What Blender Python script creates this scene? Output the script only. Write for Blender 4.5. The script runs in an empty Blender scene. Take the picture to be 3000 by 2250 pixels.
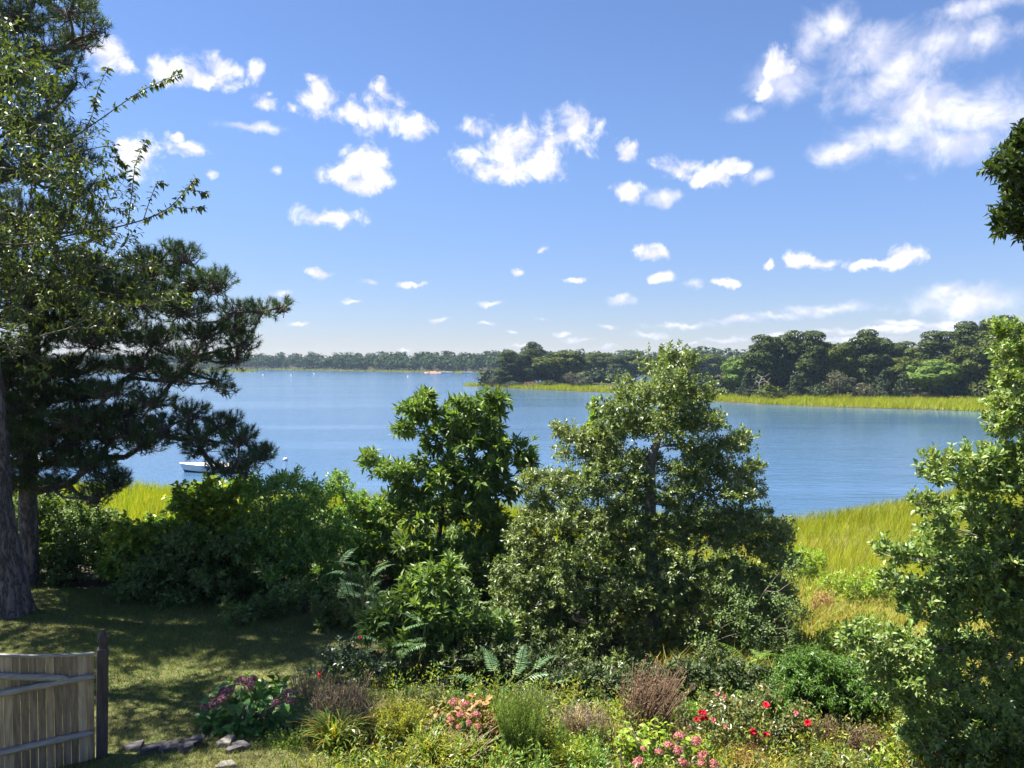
import bpy, math, random
import numpy as np
from mathutils import Vector, Matrix, Quaternion

scene = bpy.context.scene
COL = scene.collection
rad = math.radians

# ------------------------------------------------------------------ camera
F = 2310.0                      # focal length in photograph pixels (3000 wide)
CAMZ = 9.0                      # metres above the water
PITCH = math.atan(70.0 / F)
cam_data = bpy.data.cameras.new('camera')
cam_data.sensor_width = 36.0
cam_data.lens = 36.0 * F / 3000.0
cam_data.clip_start = 0.1
cam_data.clip_end = 6000.0
cam = bpy.data.objects.new('camera', cam_data)
COL.objects.link(cam)
cam.location = (0, 0, CAMZ)
cam.rotation_euler = (math.pi / 2 - PITCH, 0, 0)
scene.camera = cam

# ------------------------------------------------------------------ sun, exposure
SUN_AZ = rad(-77.0)             # from +Y, negative is to the left
SUN_EL = rad(60.0)
sun_dir = Vector((math.sin(SUN_AZ) * math.cos(SUN_EL), math.cos(SUN_AZ) * math.cos(SUN_EL), math.sin(SUN_EL)))
sun_data = bpy.data.lights.new('sun', 'SUN')
sun_data.energy = 5.0
sun_data.angle = rad(0.53)
sun_data.color = (1.0, 0.945, 0.84)
sun = bpy.data.objects.new('sun', sun_data)
COL.objects.link(sun)
sun.rotation_euler = sun_dir.to_track_quat('Z', 'Y').to_euler()
sun.location = (-40, 20, 60)

scene.view_settings.view_transform = 'Standard'
scene.view_settings.look = 'None'
scene.view_settings.exposure = 1.82
scene.view_settings.gamma = 1.0
scene.view_settings.use_curve_mapping = False
scene.cycles.max_bounces = 6
scene.cycles.diffuse_bounces = 4
scene.cycles.glossy_bounces = 3
scene.cycles.transmission_bounces = 3
scene.cycles.transparent_max_bounces = 6
scene.cycles.volume_bounces = 0
scene.cycles.use_denoising = True
scene.cycles.use_adaptive_sampling = True
scene.cycles.adaptive_threshold = 0.015
scene.cycles.caustics_reflective = False
scene.cycles.caustics_refractive = False
scene.cycles.sample_clamp_indirect = 4.0

# ------------------------------------------------------------------ photograph helpers
FWD = np.array([0, math.cos(PITCH), -math.sin(PITCH)])
UPV = np.array([0, math.sin(PITCH), math.cos(PITCH)])
def ray(px, py):
    return np.array([(px - 1500.0) / F, 0, 0]) + UPV * ((1125.0 - py) / F) + FWD
def at(px, py, d):
    r = ray(px, py)
    return np.array([0, 0, CAMZ]) + r * (d / r[1])
def mpp(d):
    return d / F

# ------------------------------------------------------------------ world: sky with fair-weather clouds
world = bpy.data.worlds.new('World')
scene.world = world
world.use_nodes = True
world.cycles.sampling_method = 'MANUAL'
world.cycles.sample_map_resolution = 256
def build_world():
    nt = world.node_tree
    nt.nodes.clear()
    N = nt.nodes.new
    L = nt.links.new
    out = N('ShaderNodeOutputWorld')
    bg = N('ShaderNodeBackground')
    bg.inputs['Strength'].default_value = 0.055
    L(bg.outputs[0], out.inputs[0])
    sky = N('ShaderNodeTexSky')
    sky.sky_type = 'NISHITA'
    sky.sun_disc = False
    sky.sun_elevation = SUN_EL
    sky.sun_rotation = SUN_AZ
    sky.altitude = 0
    sky.air_density = 1.0
    sky.dust_density = 0.0
    sky.ozone_density = 2.2
    tc = N('ShaderNodeTexCoord')
    def math_(op, a, b=None, c=None, clamp=False):
        n = N('ShaderNodeMath'); n.operation = op; n.use_clamp = clamp
        for i, v in enumerate((a, b, c)):
            if v is None: continue
            if isinstance(v, (int, float)): n.inputs[i].default_value = v
            else: L(v, n.inputs[i])
        return n.outputs[0]
    def smooth(v, a, b, lo=0.0, hi=1.0):
        n = N('ShaderNodeMapRange'); n.interpolation_type = 'SMOOTHSTEP'
        L(v, n.inputs[0])
        for i, x in enumerate((a, b, lo, hi)): n.inputs[i + 1].default_value = x
        return n.outputs[0]
    sep = N('ShaderNodeSeparateXYZ')
    L(tc.outputs['Generated'], sep.inputs[0])
    az = math_('ARCTAN2', sep.outputs[0], sep.outputs[1])
    el = math_('ARCSINE', sep.outputs[2])
    comb = N('ShaderNodeCombineXYZ')
    L(az, comb.inputs[0]); L(el, comb.inputs[1])
    # wobble of the outlines
    def noise(scale, detail, rough, vec, dist=0.0):
        n = N('ShaderNodeTexNoise'); n.inputs['Scale'].default_value = scale
        n.inputs['Detail'].default_value = detail; n.inputs['Roughness'].default_value = rough
        n.inputs['Distortion'].default_value = dist
        L(vec, n.inputs['Vector']); return n
    w1 = noise(34.0, 3.0, 0.6, comb.outputs[0])
    vsub = N('ShaderNodeVectorMath'); vsub.operation = 'SUBTRACT'
    L(w1.outputs['Color'], vsub.inputs[0]); vsub.inputs[1].default_value = (0.5, 0.5, 0.5)
    vma = N('ShaderNodeVectorMath'); vma.operation = 'MULTIPLY_ADD'
    L(vsub.outputs[0], vma.inputs[0]); vma.inputs[1].default_value = (0.032, 0.022, 0.0)
    L(comb.outputs[0], vma.inputs[2])
    P = vma.outputs[0]
    K = 3000.0 / 2212.0
    def field(blobs):
        acc = None
        for (cx, cy, rx, ry) in blobs:
            r = ray(cx * K, cy * K); r = r / np.linalg.norm(r)
            a0 = math.atan2(r[0], r[1]); e0 = math.asin(r[2])
            sx = F / (rx * K * 0.94); sy = F / (ry * K * 0.94)
            n = N('ShaderNodeVectorMath'); n.operation = 'MULTIPLY_ADD'
            L(P, n.inputs[0])
            n.inputs[1].default_value = (sx, sy, 0)
            n.inputs[2].default_value = (-a0 * sx, -e0 * sy, 0)
            ln = N('ShaderNodeVectorMath'); ln.operation = 'LENGTH'
            L(n.outputs[0], ln.inputs[0])
            acc = ln.outputs['Value'] if acc is None else math_('MINIMUM', acc, ln.outputs['Value'])
        return acc
    thick = [(225,110,58,30),(268,138,26,20),(400,155,72,30),(480,145,48,30),(440,170,70,20),(553,155,23,28),(570,222,32,19),
        (690,215,50,42),(668,172,22,15),(820,245,70,52),(890,275,48,25),(820,188,30,22),(760,245,42,27),
        (790,350,66,42),(730,382,52,30),(770,402,60,22),(820,385,36,30),(708,470,70,25),(410,318,58,22),(385,290,25,12),
        (300,345,62,45),(270,312,40,20),(1120,320,142,60),(1030,285,52,30),(1243,278,54,52),(1195,305,70,48),(1080,365,82,36),(1185,360,60,30),(1018,345,40,30),
        (1358,338,30,24),(1470,366,76,28),(1525,385,50,20),(1588,358,36,18),(1355,418,46,24),(1410,548,43,22),(700,590,30,13),(900,612,34,9),
        (1168,540,18,11),(1122,595,15,10),(1238,602,38,10),(1425,600,32,14),(1572,608,34,11),(1660,570,12,14),
        (1725,562,25,19),(1790,570,42,15),(1870,572,62,12),(1965,552,36,25),(1940,572,42,13),(1690,150,48,38),(1650,190,22,22)]
    thin = [(545,275,62,11),(1750,85,50,45),(1800,62,60,38),(1705,175,70,45),(1880,110,110,52),(2040,90,115,45),(2120,75,60,36),(1960,135,90,45),
        (1900,190,120,46),(1850,215,80,36),(2000,240,120,58),(2120,250,105,60),(1930,292,110,48),(2050,305,125,42),(1820,325,65,22),(2110,15,95,26),
        (1600,245,38,20),(1440,428,32,16),(1500,612,32,10),(2110,648,120,30),(2060,630,45,18),(1800,668,115,15),(1680,682,62,9),(1057,655,32,6),(1108,719,18,6),
        (1340,648,30,9),(1405,722,42,8),(1165,688,18,6),(1310,707,24,7),(1480,702,85,9),(1600,690,60,8),(600,370,12,13),(458,378,12,10),(630,232,13,10),
        (1640,380,30,18),(800,608,20,8),(1050,700,20,5),(1130,745,40,5),(950,690,26,5),(640,700,24,5),(1260,735,36,5),(1560,735,60,5),(1700,725,80,6),(1820,735,90,6),(610,632,24,6),(760,652,20,5),(2000,700,120,8),(1900,715,140,7),(1215,722,22,6),(875,752,16,4),(1310,750,28,5),(1490,740,20,5)]
    fb = noise(24.0, 8.0, 0.62, tc.outputs['Generated'], 0.3)
    fbc = math_('SUBTRACT', fb.outputs[0], 0.5)
    d1 = field(thick)
    v1 = math_('ADD', math_('SUBTRACT', 1.0, d1), math_('MULTIPLY', fbc, 3.2))
    a1 = smooth(v1, -0.10, 0.80)
    d2 = field(thin)
    fb2 = noise(19.0, 8.0, 0.6, tc.outputs['Generated'], 0.5)
    v2 = math_('ADD', math_('SUBTRACT', 1.0, d2), math_('MULTIPLY', math_('SUBTRACT', fb2.outputs[0], 0.5), 2.7))
    a2 = smooth(v2, -0.3, 1.15, 0.0, 0.86)
    # the same kind of cloud goes on outside the part of the sky in view
    g = noise(5.0, 7.0, 0.58, tc.outputs['Generated'], 0.2)
    ga = smooth(g.outputs[0], 0.56, 0.70, 0.0, 0.9)
    side = math_('MAXIMUM', smooth(math_('ABSOLUTE', az), 0.64, 0.80), smooth(el, 0.50, 0.62))
    a3 = math_('MULTIPLY', math_('MULTIPLY', ga, side), smooth(el, 0.02, 0.2))
    alpha = math_('MAXIMUM', math_('MAXIMUM', a1, a2), a3)
    # cloud tone: sides towards the sun white, sides away and bases lilac grey
    sh = N('ShaderNodeVectorMath'); sh.operation = 'ADD'
    L(tc.outputs['Generated'], sh.inputs[0]); sh.inputs[1].default_value = (-0.012, 0.0, 0.014)
    fbs = noise(24.0, 5.0, 0.6, sh.outputs[0], 0.3)
    lit = smooth(math_('SUBTRACT', fb.outputs[0], fbs.outputs[0]), -0.12, 0.14)
    tone = N('ShaderNodeMixRGB')
    tone.inputs[1].default_value = (4.6, 4.7, 5.7, 1)
    tone.inputs[2].default_value = (6.5, 6.4, 6.6, 1)
    L(lit, tone.inputs[0])
    # photographic tint of the clear sky
    tint = N('ShaderNodeMixRGB'); tint.blend_type = 'MULTIPLY'; tint.inputs[0].default_value = 1.0
    L(sky.outputs[0], tint.inputs[1])
    hz = N('ShaderNodeMixRGB')
    hz.inputs[1].default_value = (0.46, 0.485, 0.67, 1)
    hz.inputs[2].default_value = (0.655, 0.72, 0.90, 1)
    L(smooth(el, -0.02, 0.30), hz.inputs[0])
    L(hz.outputs[0], tint.inputs[2])
    mix = N('ShaderNodeMixRGB')
    L(alpha, mix.inputs[0]); L(tint.outputs[0], mix.inputs[1]); L(tone.outputs[0], mix.inputs[2])
    L(mix.outputs[0], bg.inputs[0])
build_world()

# ------------------------------------------------------------------ mesh + object helpers
def nrm(a):
    return a / np.maximum(np.linalg.norm(a, axis=-1, keepdims=True), 1e-9)
def make_mesh(name, V, T, mats=(), mi=None, smooth=False):
    """V (n,3), T (m,3) or (m,4)"""
    V = np.asarray(V, dtype=np.float32); T = np.asarray(T, dtype=np.int32)
    me = bpy.data.meshes.new(name)
    k = T.shape[1]
    me.vertices.add(len(V)); me.vertices.foreach_set('co', V.ravel())
    me.loops.add(T.size); me.loops.foreach_set('vertex_index', T.ravel())
    me.polygons.add(len(T))
    me.polygons.foreach_set('loop_start', np.arange(0, T.size, k, dtype=np.int32))
    me.polygons.foreach_set('loop_total', np.full(len(T), k, dtype=np.int32))
    for m in (mats if isinstance(mats, (list, tuple)) else [mats]):
        me.materials.append(m)
    if mi is not None:
        me.polygons.foreach_set('material_index', np.asarray(mi, dtype=np.int32))
    me.update(calc_edges=True)
    me.polygons.foreach_set('use_smooth', np.full(len(T), bool(smooth)))
    me.validate()
    return me
class Geo:
    def __init__(self): self.V = []; self.T = []; self.M = []; self.n = 0
    def add(self, V, T, m=0):
        V = np.asarray(V, dtype=np.float64).reshape(-1, 3); T = np.asarray(T, dtype=np.int64)
        if T.ndim == 2 and T.shape[1] == 4:
            T = np.concatenate([T[:, [0, 1, 2]], T[:, [0, 2, 3]]])
        self.V.append(V); self.T.append(T + self.n); self.M.append(np.full(len(T), m)); self.n += len(V)
        return self
    def mesh(self, name, mats, off=None, smooth=False):
        V = np.concatenate(self.V); T = np.concatenate(self.T); M = np.concatenate(self.M)
        if off is not None: V = V - np.asarray(off)
        return make_mesh(name, V, T, mats, M, smooth)
def tag(o, label=None, cat=None, group=None, kind=None):
    if label: o['label'] = label
    if cat: o['category'] = cat
    if group: o['group'] = group
    if kind: o['kind'] = kind
    return o
def link(name, data, parent=None, loc=None):
    o = bpy.data.objects.new(name, data)
    COL.objects.link(o)
    if parent is not None: o.parent = parent
    if loc is not None: o.location = loc
    return o
def thing(name, label, cat, loc, group=None, rz=0.0):
    o = link(name, None, None, tuple(loc))
    o.empty_display_size = 0.2
    o.rotation_euler = (0, 0, rz)
    return tag(o, label, cat, group)

# ------------------------------------------------------------------ materials
def new_mat(name):
    m = bpy.data.materials.new(name); m.use_nodes = True
    nt = m.node_tree; nt.nodes.clear()
    out = nt.nodes.new('ShaderNodeOutputMaterial')
    return m, nt, out
def ramp(nt, fac, cols):
    r = nt.nodes.new('ShaderNodeValToRGB')
    e = r.color_ramp.elements
    n = len(cols)
    for i, c in enumerate(cols):
        p = i / max(n - 1, 1)
        if isinstance(c[0], (tuple, list)): p, c = c[1], c[0]
        if i < 2: el_ = e[i]; el_.position = p
        else: el_ = e.new(p)
        el_.color = (c[0], c[1], c[2], 1)
    nt.links.new(fac, r.inputs[0])
    return r.outputs[0]
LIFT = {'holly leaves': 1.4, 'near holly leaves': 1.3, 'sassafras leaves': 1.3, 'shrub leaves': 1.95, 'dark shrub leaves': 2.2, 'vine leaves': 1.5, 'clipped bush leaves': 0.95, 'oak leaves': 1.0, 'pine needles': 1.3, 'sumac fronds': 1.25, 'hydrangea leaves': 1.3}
def leaf_mat(name, cols, rough=0.42, transl=0.3, spec=0.5, patch=None, tcol=1.0):
    cols = [tuple(v * LIFT.get(name, 1.0) for v in c) for c in cols]
    """cols: leaf colours picked at random per leaf; patch: (scale, colour, amount) slow drift over the plant"""
    m, nt, out = new_mat(name)
    L = nt.links.new
    geo = nt.nodes.new('ShaderNodeNewGeometry')
    col = ramp(nt, geo.outputs['Random Per Island'], cols)
    if patch:
        tc = nt.nodes.new('ShaderNodeTexCoord')
        no = nt.nodes.new('ShaderNodeTexNoise'); no.inputs['Scale'].default_value = patch[0]; no.inputs['Detail'].default_value = 3
        L(tc.outputs['Object'], no.inputs['Vector'])
        mr = nt.nodes.new('ShaderNodeMapRange'); mr.interpolation_type = 'SMOOTHSTEP'
        L(no.outputs[0], mr.inputs[0]); mr.inputs[1].default_value = 0.45; mr.inputs[2].default_value = 0.68; mr.inputs[4].default_value = patch[2]
        mx = nt.nodes.new('ShaderNodeMixRGB'); L(mr.outputs[0], mx.inputs[0]); L(col, mx.inputs[1]); mx.inputs[2].default_value = (*patch[1], 1)
        col = mx.outputs[0]
    b = nt.nodes.new('ShaderNodeBsdfPrincipled')
    L(col, b.inputs['Base Color']); b.inputs['Roughness'].default_value = rough
    b.inputs['Specular IOR Level'].default_value = spec
    if transl > 0:
        t = nt.nodes.new('ShaderNodeBsdfTranslucent')
        g = nt.nodes.new('ShaderNodeMixRGB'); g.blend_type = 'MULTIPLY'; g.inputs[0].default_value = 1
        L(col, g.inputs[1]); g.inputs[2].default_value = (1.9 * tcol, 2.0 * tcol, 0.7 * tcol, 1)
        L(g.outputs[0], t.inputs[0])
        ms = nt.nodes.new('ShaderNodeMixShader'); ms.inputs[0].default_value = transl
        L(b.outputs[0], ms.inputs[1]); L(t.outputs[0], ms.inputs[2]); L(ms.outputs[0], out.inputs[0])
    else:
        L(b.outputs[0], out.inputs[0])
    return m
def bark_mat(name, c1, c2, scale=6.0, stretch=0.25, bump=0.6):
    m, nt, out = new_mat(name)
    L = nt.links.new
    tc = nt.nodes.new('ShaderNodeTexCoord')
    mp = nt.nodes.new('ShaderNodeMapping'); mp.inputs['Scale'].default_value = (1, 1, stretch)
    L(tc.outputs['Object'], mp.inputs[0])
    v = nt.nodes.new('ShaderNodeTexVoronoi'); v.feature = 'DISTANCE_TO_EDGE'; v.inputs['Scale'].default_value = scale
    n = nt.nodes.new('ShaderNodeTexNoise'); n.inputs['Scale'].default_value = scale * 2.5; n.inputs['Detail'].default_value = 6
    L(mp.outputs[0], n.inputs['Vector'])
    mx = nt.nodes.new('ShaderNodeMixRGB'); mx.inputs[0].default_value = 0.25
    L(mp.outputs[0], mx.inputs[1]); L(n.outputs['Color'], mx.inputs[2]); L(mx.outputs[0], v.inputs['Vector'])
    mr = nt.nodes.new('ShaderNodeMapRange'); L(v.outputs[0], mr.inputs[0]); mr.inputs[2].default_value = 0.25
    ad = nt.nodes.new('ShaderNodeMath'); ad.operation = 'MULTIPLY_ADD'; L(n.outputs[0], ad.inputs[0]); ad.inputs[1].default_value = 0.6; L(mr.outputs[0], ad.inputs[2])
    col = ramp(nt, ad.outputs[0], [(c1, 0.25), (c2, 1.0)])
    b = nt.nodes.new('ShaderNodeBsdfPrincipled'); b.inputs['Roughness'].default_value = 0.9
    L(col, b.inputs['Base Color'])
    bp = nt.nodes.new('ShaderNodeBump'); bp.inputs['Strength'].default_value = bump; bp.inputs['Distance'].default_value = 0.04
    L(ad.outputs[0], bp.inputs['Height']); L(bp.outputs[0], b.inputs['Normal'])
    L(b.outputs[0], out.inputs[0])
    return m
def plain_mat(name, c1, c2, scale=8.0, rough=0.7, bump=0.0, stretch=(1, 1, 1), spec=0.4):
    m, nt, out = new_mat(name)
    L = nt.links.new
    tc = nt.nodes.new('ShaderNodeTexCoord')
    mp = nt.nodes.new('ShaderNodeMapping'); mp.inputs['Scale'].default_value = stretch
    L(tc.outputs['Object'], mp.inputs[0])
    n = nt.nodes.new('ShaderNodeTexNoise'); n.inputs['Scale'].default_value = scale; n.inputs['Detail'].default_value = 7; n.inputs['Roughness'].default_value = 0.62
    L(mp.outputs[0], n.inputs['Vector'])
    col = ramp(nt, n.outputs[0], [(c1, 0.35), (c2, 0.65)])
    b = nt.nodes.new('ShaderNodeBsdfPrincipled'); b.inputs['Roughness'].default_value = rough
    b.inputs['Specular IOR Level'].default_value = spec
    L(col, b.inputs['Base Color'])
    if bump:
        bp = nt.nodes.new('ShaderNodeBump'); bp.inputs['Strength'].default_value = bump; bp.inputs['Distance'].default_value = 0.02
        L(n.outputs[0], bp.inputs['Height']); L(bp.outputs[0], b.inputs['Normal'])
    L(b.outputs[0], out.inputs[0])
    return m

M = {}
M['pine_needle'] = leaf_mat('pine needles', [(0.022, 0.045, 0.026), (0.035, 0.065, 0.03), (0.055, 0.085, 0.035)], 0.5, 0.18, 0.3, (0.5, (0.06, 0.055, 0.03), 0.3))
M['pine_bark'] = bark_mat('pine bark', (0.05, 0.04, 0.042), (0.20, 0.17, 0.165), 7.0, 0.28, 1.0)
M['grey_bark'] = bark_mat('grey bark', (0.10, 0.095, 0.085), (0.27, 0.26, 0.24), 9.0, 0.6, 0.4)
M['dark_bark'] = bark_mat('dark bark', (0.04, 0.034, 0.028), (0.11, 0.095, 0.08), 9.0, 0.5, 0.5)
M['cherry_leaf'] = leaf_mat('cherry leaves', [(0.038, 0.06, 0.022), (0.055, 0.085, 0.025), (0.085, 0.12, 0.03), (0.15, 0.18, 0.035)], 0.44, 0.24, 0.42)
M['holly_leaf'] = leaf_mat('holly leaves', [(0.038, 0.062, 0.02), (0.062, 0.093, 0.027), (0.10, 0.138, 0.04), (0.17, 0.19, 0.062)], 0.4, 0.22, 0.5, (0.35, (0.155, 0.18, 0.05), 0.45))
M['near_holly_leaf'] = leaf_mat('near holly leaves', [(0.055, 0.095, 0.026), (0.085, 0.14, 0.034), (0.12, 0.185, 0.045), (0.20, 0.23, 0.055)], 0.45, 0.2, 0.4, (0.7, (0.17, 0.205, 0.045), 0.4))
M['sassafras_leaf'] = leaf_mat('sassafras leaves', [(0.045, 0.075, 0.022), (0.065, 0.11, 0.028), (0.095, 0.15, 0.032), (0.14, 0.19, 0.04)], 0.5, 0.28, 0.35)
M['shrub_leaf'] = leaf_mat('shrub leaves', [(0.035, 0.07, 0.02), (0.05, 0.10, 0.022), (0.085, 0.15, 0.028), (0.14, 0.19, 0.03)], 0.4, 0.26, 0.5, (0.8, (0.10, 0.17, 0.025), 0.5))
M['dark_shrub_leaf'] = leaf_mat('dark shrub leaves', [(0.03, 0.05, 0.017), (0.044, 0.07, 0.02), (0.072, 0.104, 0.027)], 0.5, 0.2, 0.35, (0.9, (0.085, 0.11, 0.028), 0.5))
M['vine_leaf'] = leaf_mat('vine leaves', [(0.04, 0.09, 0.018), (0.08, 0.15, 0.022), (0.14, 0.20, 0.025), (0.28, 0.25, 0.03)], 0.4, 0.32, 0.5)
M['oak_leaf'] = leaf_mat('oak leaves', [(0.024, 0.042, 0.013), (0.038, 0.062, 0.017), (0.068, 0.095, 0.022)], 0.5, 0.16, 0.35)  # oak foliage; its dark colour also stands in for shade on the low shrubs
M['box_leaf'] = leaf_mat('clipped bush leaves', [(0.04, 0.085, 0.012), (0.06, 0.13, 0.015), (0.10, 0.19, 0.02)], 0.45, 0.3, 0.4)
M['frond'] = leaf_mat('sumac fronds', [(0.06, 0.12, 0.05), (0.09, 0.16, 0.07), (0.14, 0.21, 0.08)], 0.42, 0.25, 0.5)
M['hydrangea_leaf'] = leaf_mat('hydrangea leaves', [(0.035, 0.09, 0.02), (0.05, 0.125, 0.025), (0.08, 0.16, 0.03)], 0.42, 0.25, 0.5)
M['lime_leaf'] = leaf_mat('yellow green leaves', [(0.13, 0.22, 0.02), (0.19, 0.28, 0.025), (0.28, 0.32, 0.03)], 0.45, 0.3, 0.4)
M['rust_leaf'] = leaf_mat('rusty leaves', [(0.16, 0.07, 0.04), (0.26, 0.12, 0.07), (0.30, 0.18, 0.06), (0.16, 0.20, 0.03)], 0.55, 0.2, 0.3)
M['weed_leaf'] = leaf_mat('weed leaves', [(0.07, 0.13, 0.02), (0.12, 0.19, 0.025), (0.20, 0.25, 0.03)], 0.5, 0.3, 0.35)
M['gold_leaf'] = leaf_mat('goldenrod sprays', [(0.16, 0.19, 0.02), (0.25, 0.26, 0.025), (0.36, 0.33, 0.03)], 0.55, 0.3, 0.3)
M['rose_leaf'] = leaf_mat('rose leaves', [(0.06, 0.085, 0.03), (0.09, 0.12, 0.035), (0.15, 0.16, 0.05), (0.22, 0.16, 0.05)], 0.38, 0.2, 0.55)
M['rose_leaf_cool'] = leaf_mat('cool rose leaves', [(0.035, 0.065, 0.04), (0.055, 0.095, 0.05), (0.09, 0.13, 0.06)], 0.38, 0.2, 0.55)
M['rose_petal'] = leaf_mat('red rose petals', [(0.55, 0.01, 0.03), (0.72, 0.015, 0.04)], 0.5, 0.2, 0.3, None, 0.45)
M['pink_rose_petal'] = leaf_mat('pink rose petals', [(0.60, 0.12, 0.18), (0.7, 0.2, 0.22)], 0.5, 0.2, 0.3, None, 0.45)
M['purple_floret'] = leaf_mat('dusky purple florets', [(0.12, 0.045, 0.07), (0.20, 0.075, 0.11), (0.32, 0.13, 0.17)], 0.6, 0.12, 0.3, None, 0.45)
M['pink_floret'] = leaf_mat('faded pink florets', [(0.30, 0.09, 0.10), (0.45, 0.15, 0.15), (0.55, 0.24, 0.20)], 0.6, 0.15, 0.3, None, 0.5)
M['dry_stalk'] = leaf_mat('dry stalks', [(0.16, 0.11, 0.075), (0.26, 0.19, 0.13), (0.36, 0.28, 0.18)], 0.75, 0.1, 0.2)
M['brown_stalk'] = leaf_mat('brown stalks', [(0.10, 0.065, 0.045), (0.17, 0.11, 0.07), (0.24, 0.16, 0.10)], 0.75, 0.1, 0.2)
M['strap_leaf'] = leaf_mat('strap leaves', [(0.08, 0.15, 0.02), (0.13, 0.20, 0.025), (0.22, 0.25, 0.03), (0.38, 0.22, 0.05)], 0.45, 0.28, 0.4)
M['stem'] = plain_mat('green stems', (0.08, 0.11, 0.03), (0.13, 0.13, 0.05), 12, 0.6)
M['twig'] = plain_mat('twigs', (0.10, 0.085, 0.07), (0.2, 0.17, 0.14), 12, 0.85)
M['dead_wood'] = plain_mat('dead wood', (0.24, 0.20, 0.17), (0.42, 0.37, 0.32), 6, 0.85)
M['lawn_blade'] = leaf_mat('lawn blades', [(0.055, 0.115, 0.026), (0.085, 0.155, 0.032), (0.12, 0.17, 0.045), (0.19, 0.18, 0.08)], 0.6, 0.28, 0.25, (0.45, (0.22, 0.175, 0.09), 0.5))
M['marsh_blade'] = leaf_mat('marsh blades', [(0.13, 0.20, 0.012), (0.19, 0.245, 0.014), (0.245, 0.27, 0.016), (0.29, 0.255, 0.028)], 0.65, 0.33, 0.15, (0.16, (0.25, 0.235, 0.018), 0.4))
M['marsh_tall'] = leaf_mat('tall marsh blades', [(0.10, 0.15, 0.01), (0.16, 0.20, 0.01), (0.24, 0.24, 0.012), (0.30, 0.25, 0.07)], 0.6, 0.3, 0.2)
M['rough_blade'] = leaf_mat('rough slope blades', [(0.10, 0.15, 0.018), (0.17, 0.21, 0.025), (0.25, 0.25, 0.035), (0.28, 0.18, 0.08)], 0.65, 0.28, 0.15, (0.5, (0.28, 0.21, 0.06), 0.6))
# woods across the water
M['far_leaf'] = leaf_mat('far oak foliage', [(0.025, 0.045, 0.016), (0.042, 0.066, 0.02), (0.07, 0.09, 0.026)], 0.8, 0.05, 0.1)
M['mid_oak'] = leaf_mat('oak foliage', [(0.028, 0.045, 0.010), (0.055, 0.075, 0.014), (0.11, 0.122, 0.024)], 0.75, 0.1, 0.12)
M['mid_pine'] = leaf_mat('pitch pine foliage', [(0.019, 0.034, 0.010), (0.036, 0.056, 0.014), (0.078, 0.095, 0.022)], 0.75, 0.06, 0.12)
M['mid_cedar'] = leaf_mat('cedar foliage', [(0.018, 0.034, 0.014), (0.032, 0.05, 0.018), (0.055, 0.07, 0.026)], 0.7, 0.06, 0.2)
M['mid_bright'] = leaf_mat('bright green foliage', [(0.05, 0.095, 0.014), (0.085, 0.145, 0.02), (0.13, 0.185, 0.028)], 0.65, 0.12, 0.2)
M['mid_grey'] = leaf_mat('grey green foliage', [(0.05, 0.058, 0.032), (0.075, 0.08, 0.042), (0.11, 0.11, 0.06)], 0.7, 0.08, 0.2)
M['mid_brown'] = leaf_mat('brownish foliage', [(0.12, 0.075, 0.05), (0.17, 0.12, 0.075), (0.12, 0.12, 0.05)], 0.7, 0.1, 0.2)

# ------------------------------------------------------------------ terrain
def poly_sdf(P, poly):
    """signed distance, positive inside"""
    poly = np.asarray(poly, float); n = len(poly)
    d = np.full(len(P), 1e18); inside = np.zeros(len(P), bool)
    for i in range(n):
        a = poly[i]; b = poly[(i + 1) % n]
        ab = b - a; ap = P - a
        t = np.clip((ap @ ab) / (ab @ ab), 0, 1)
        q = ap - t[:, None] * ab
        d = np.minimum(d, (q * q).sum(1))
        c = ((a[1] > P[:, 1]) != (b[1] > P[:, 1]))
        xi = (b[0] - a[0]) * (P[:, 1] - a[1]) / (b[1] - a[1] + 1e-12) + a[0]
        inside ^= c & (P[:, 0] < xi)
    d = np.sqrt(d)
    return np.where(inside, d, -d)
MAIN = [(-900, 150), (-200, 95), (-80, 64), (-45, 57.5), (-25, 53.5), (-10, 49), (0, 46), (9, 43.5), (14.8, 42.2), (17, 43.4), (22.7, 46.8), (27, 50.5), (38, 58), (60, 75), (140, 92), (400, 105), (1000, 110), (1000, -1000), (-900, -1000)]
POINT = [(40, 183), (43, 170), (48, 163), (55, 154), (69, 145), (81, 136.5), (110, 128), (300, 120), (1000, 118), (1000, 262), (300, 262), (60, 262), (45, 215), (40, 195)]
ISLAND = [(-19, 278), (-8, 261), (0, 247), (20, 222), (38, 203), (50, 196), (62, 205), (62, 262), (50, 330), (10, 312), (-14, 292)]
FAR = [(-1050, 840), (-330, 772), (-220, 735), (-120, 640), (-40, 562), (20, 510), (90, 450), (150, 440), (300, 425), (1050, 390), (1050, 1050), (-1050, 1050)]
SPIT = [(-1050, 560), (-260, 575), (-187, 590), (-200, 604), (-330, 640), (-1050, 700)]
YL = [-60, 4, 8, 11, 15, 18, 24, 35, 44, 60]
ZL = [4.9, 4.85, 4.76, 4.6, 4.42, 4.1, 2.8, 1.0, 0.5, 0.3]
YR = [-60, 4, 8, 10, 12, 15, 20, 27, 32, 43, 60]
ZR = [4.9, 4.85, 4.62, 4.35, 3.95, 3.2, 2.35, 1.35, 0.75, 0.4, 0.3]
def sstep(x, a, b):
    t = np.clip((x - a) / (b - a), 0, 1); return t * t * (3 - 2 * t)
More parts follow.
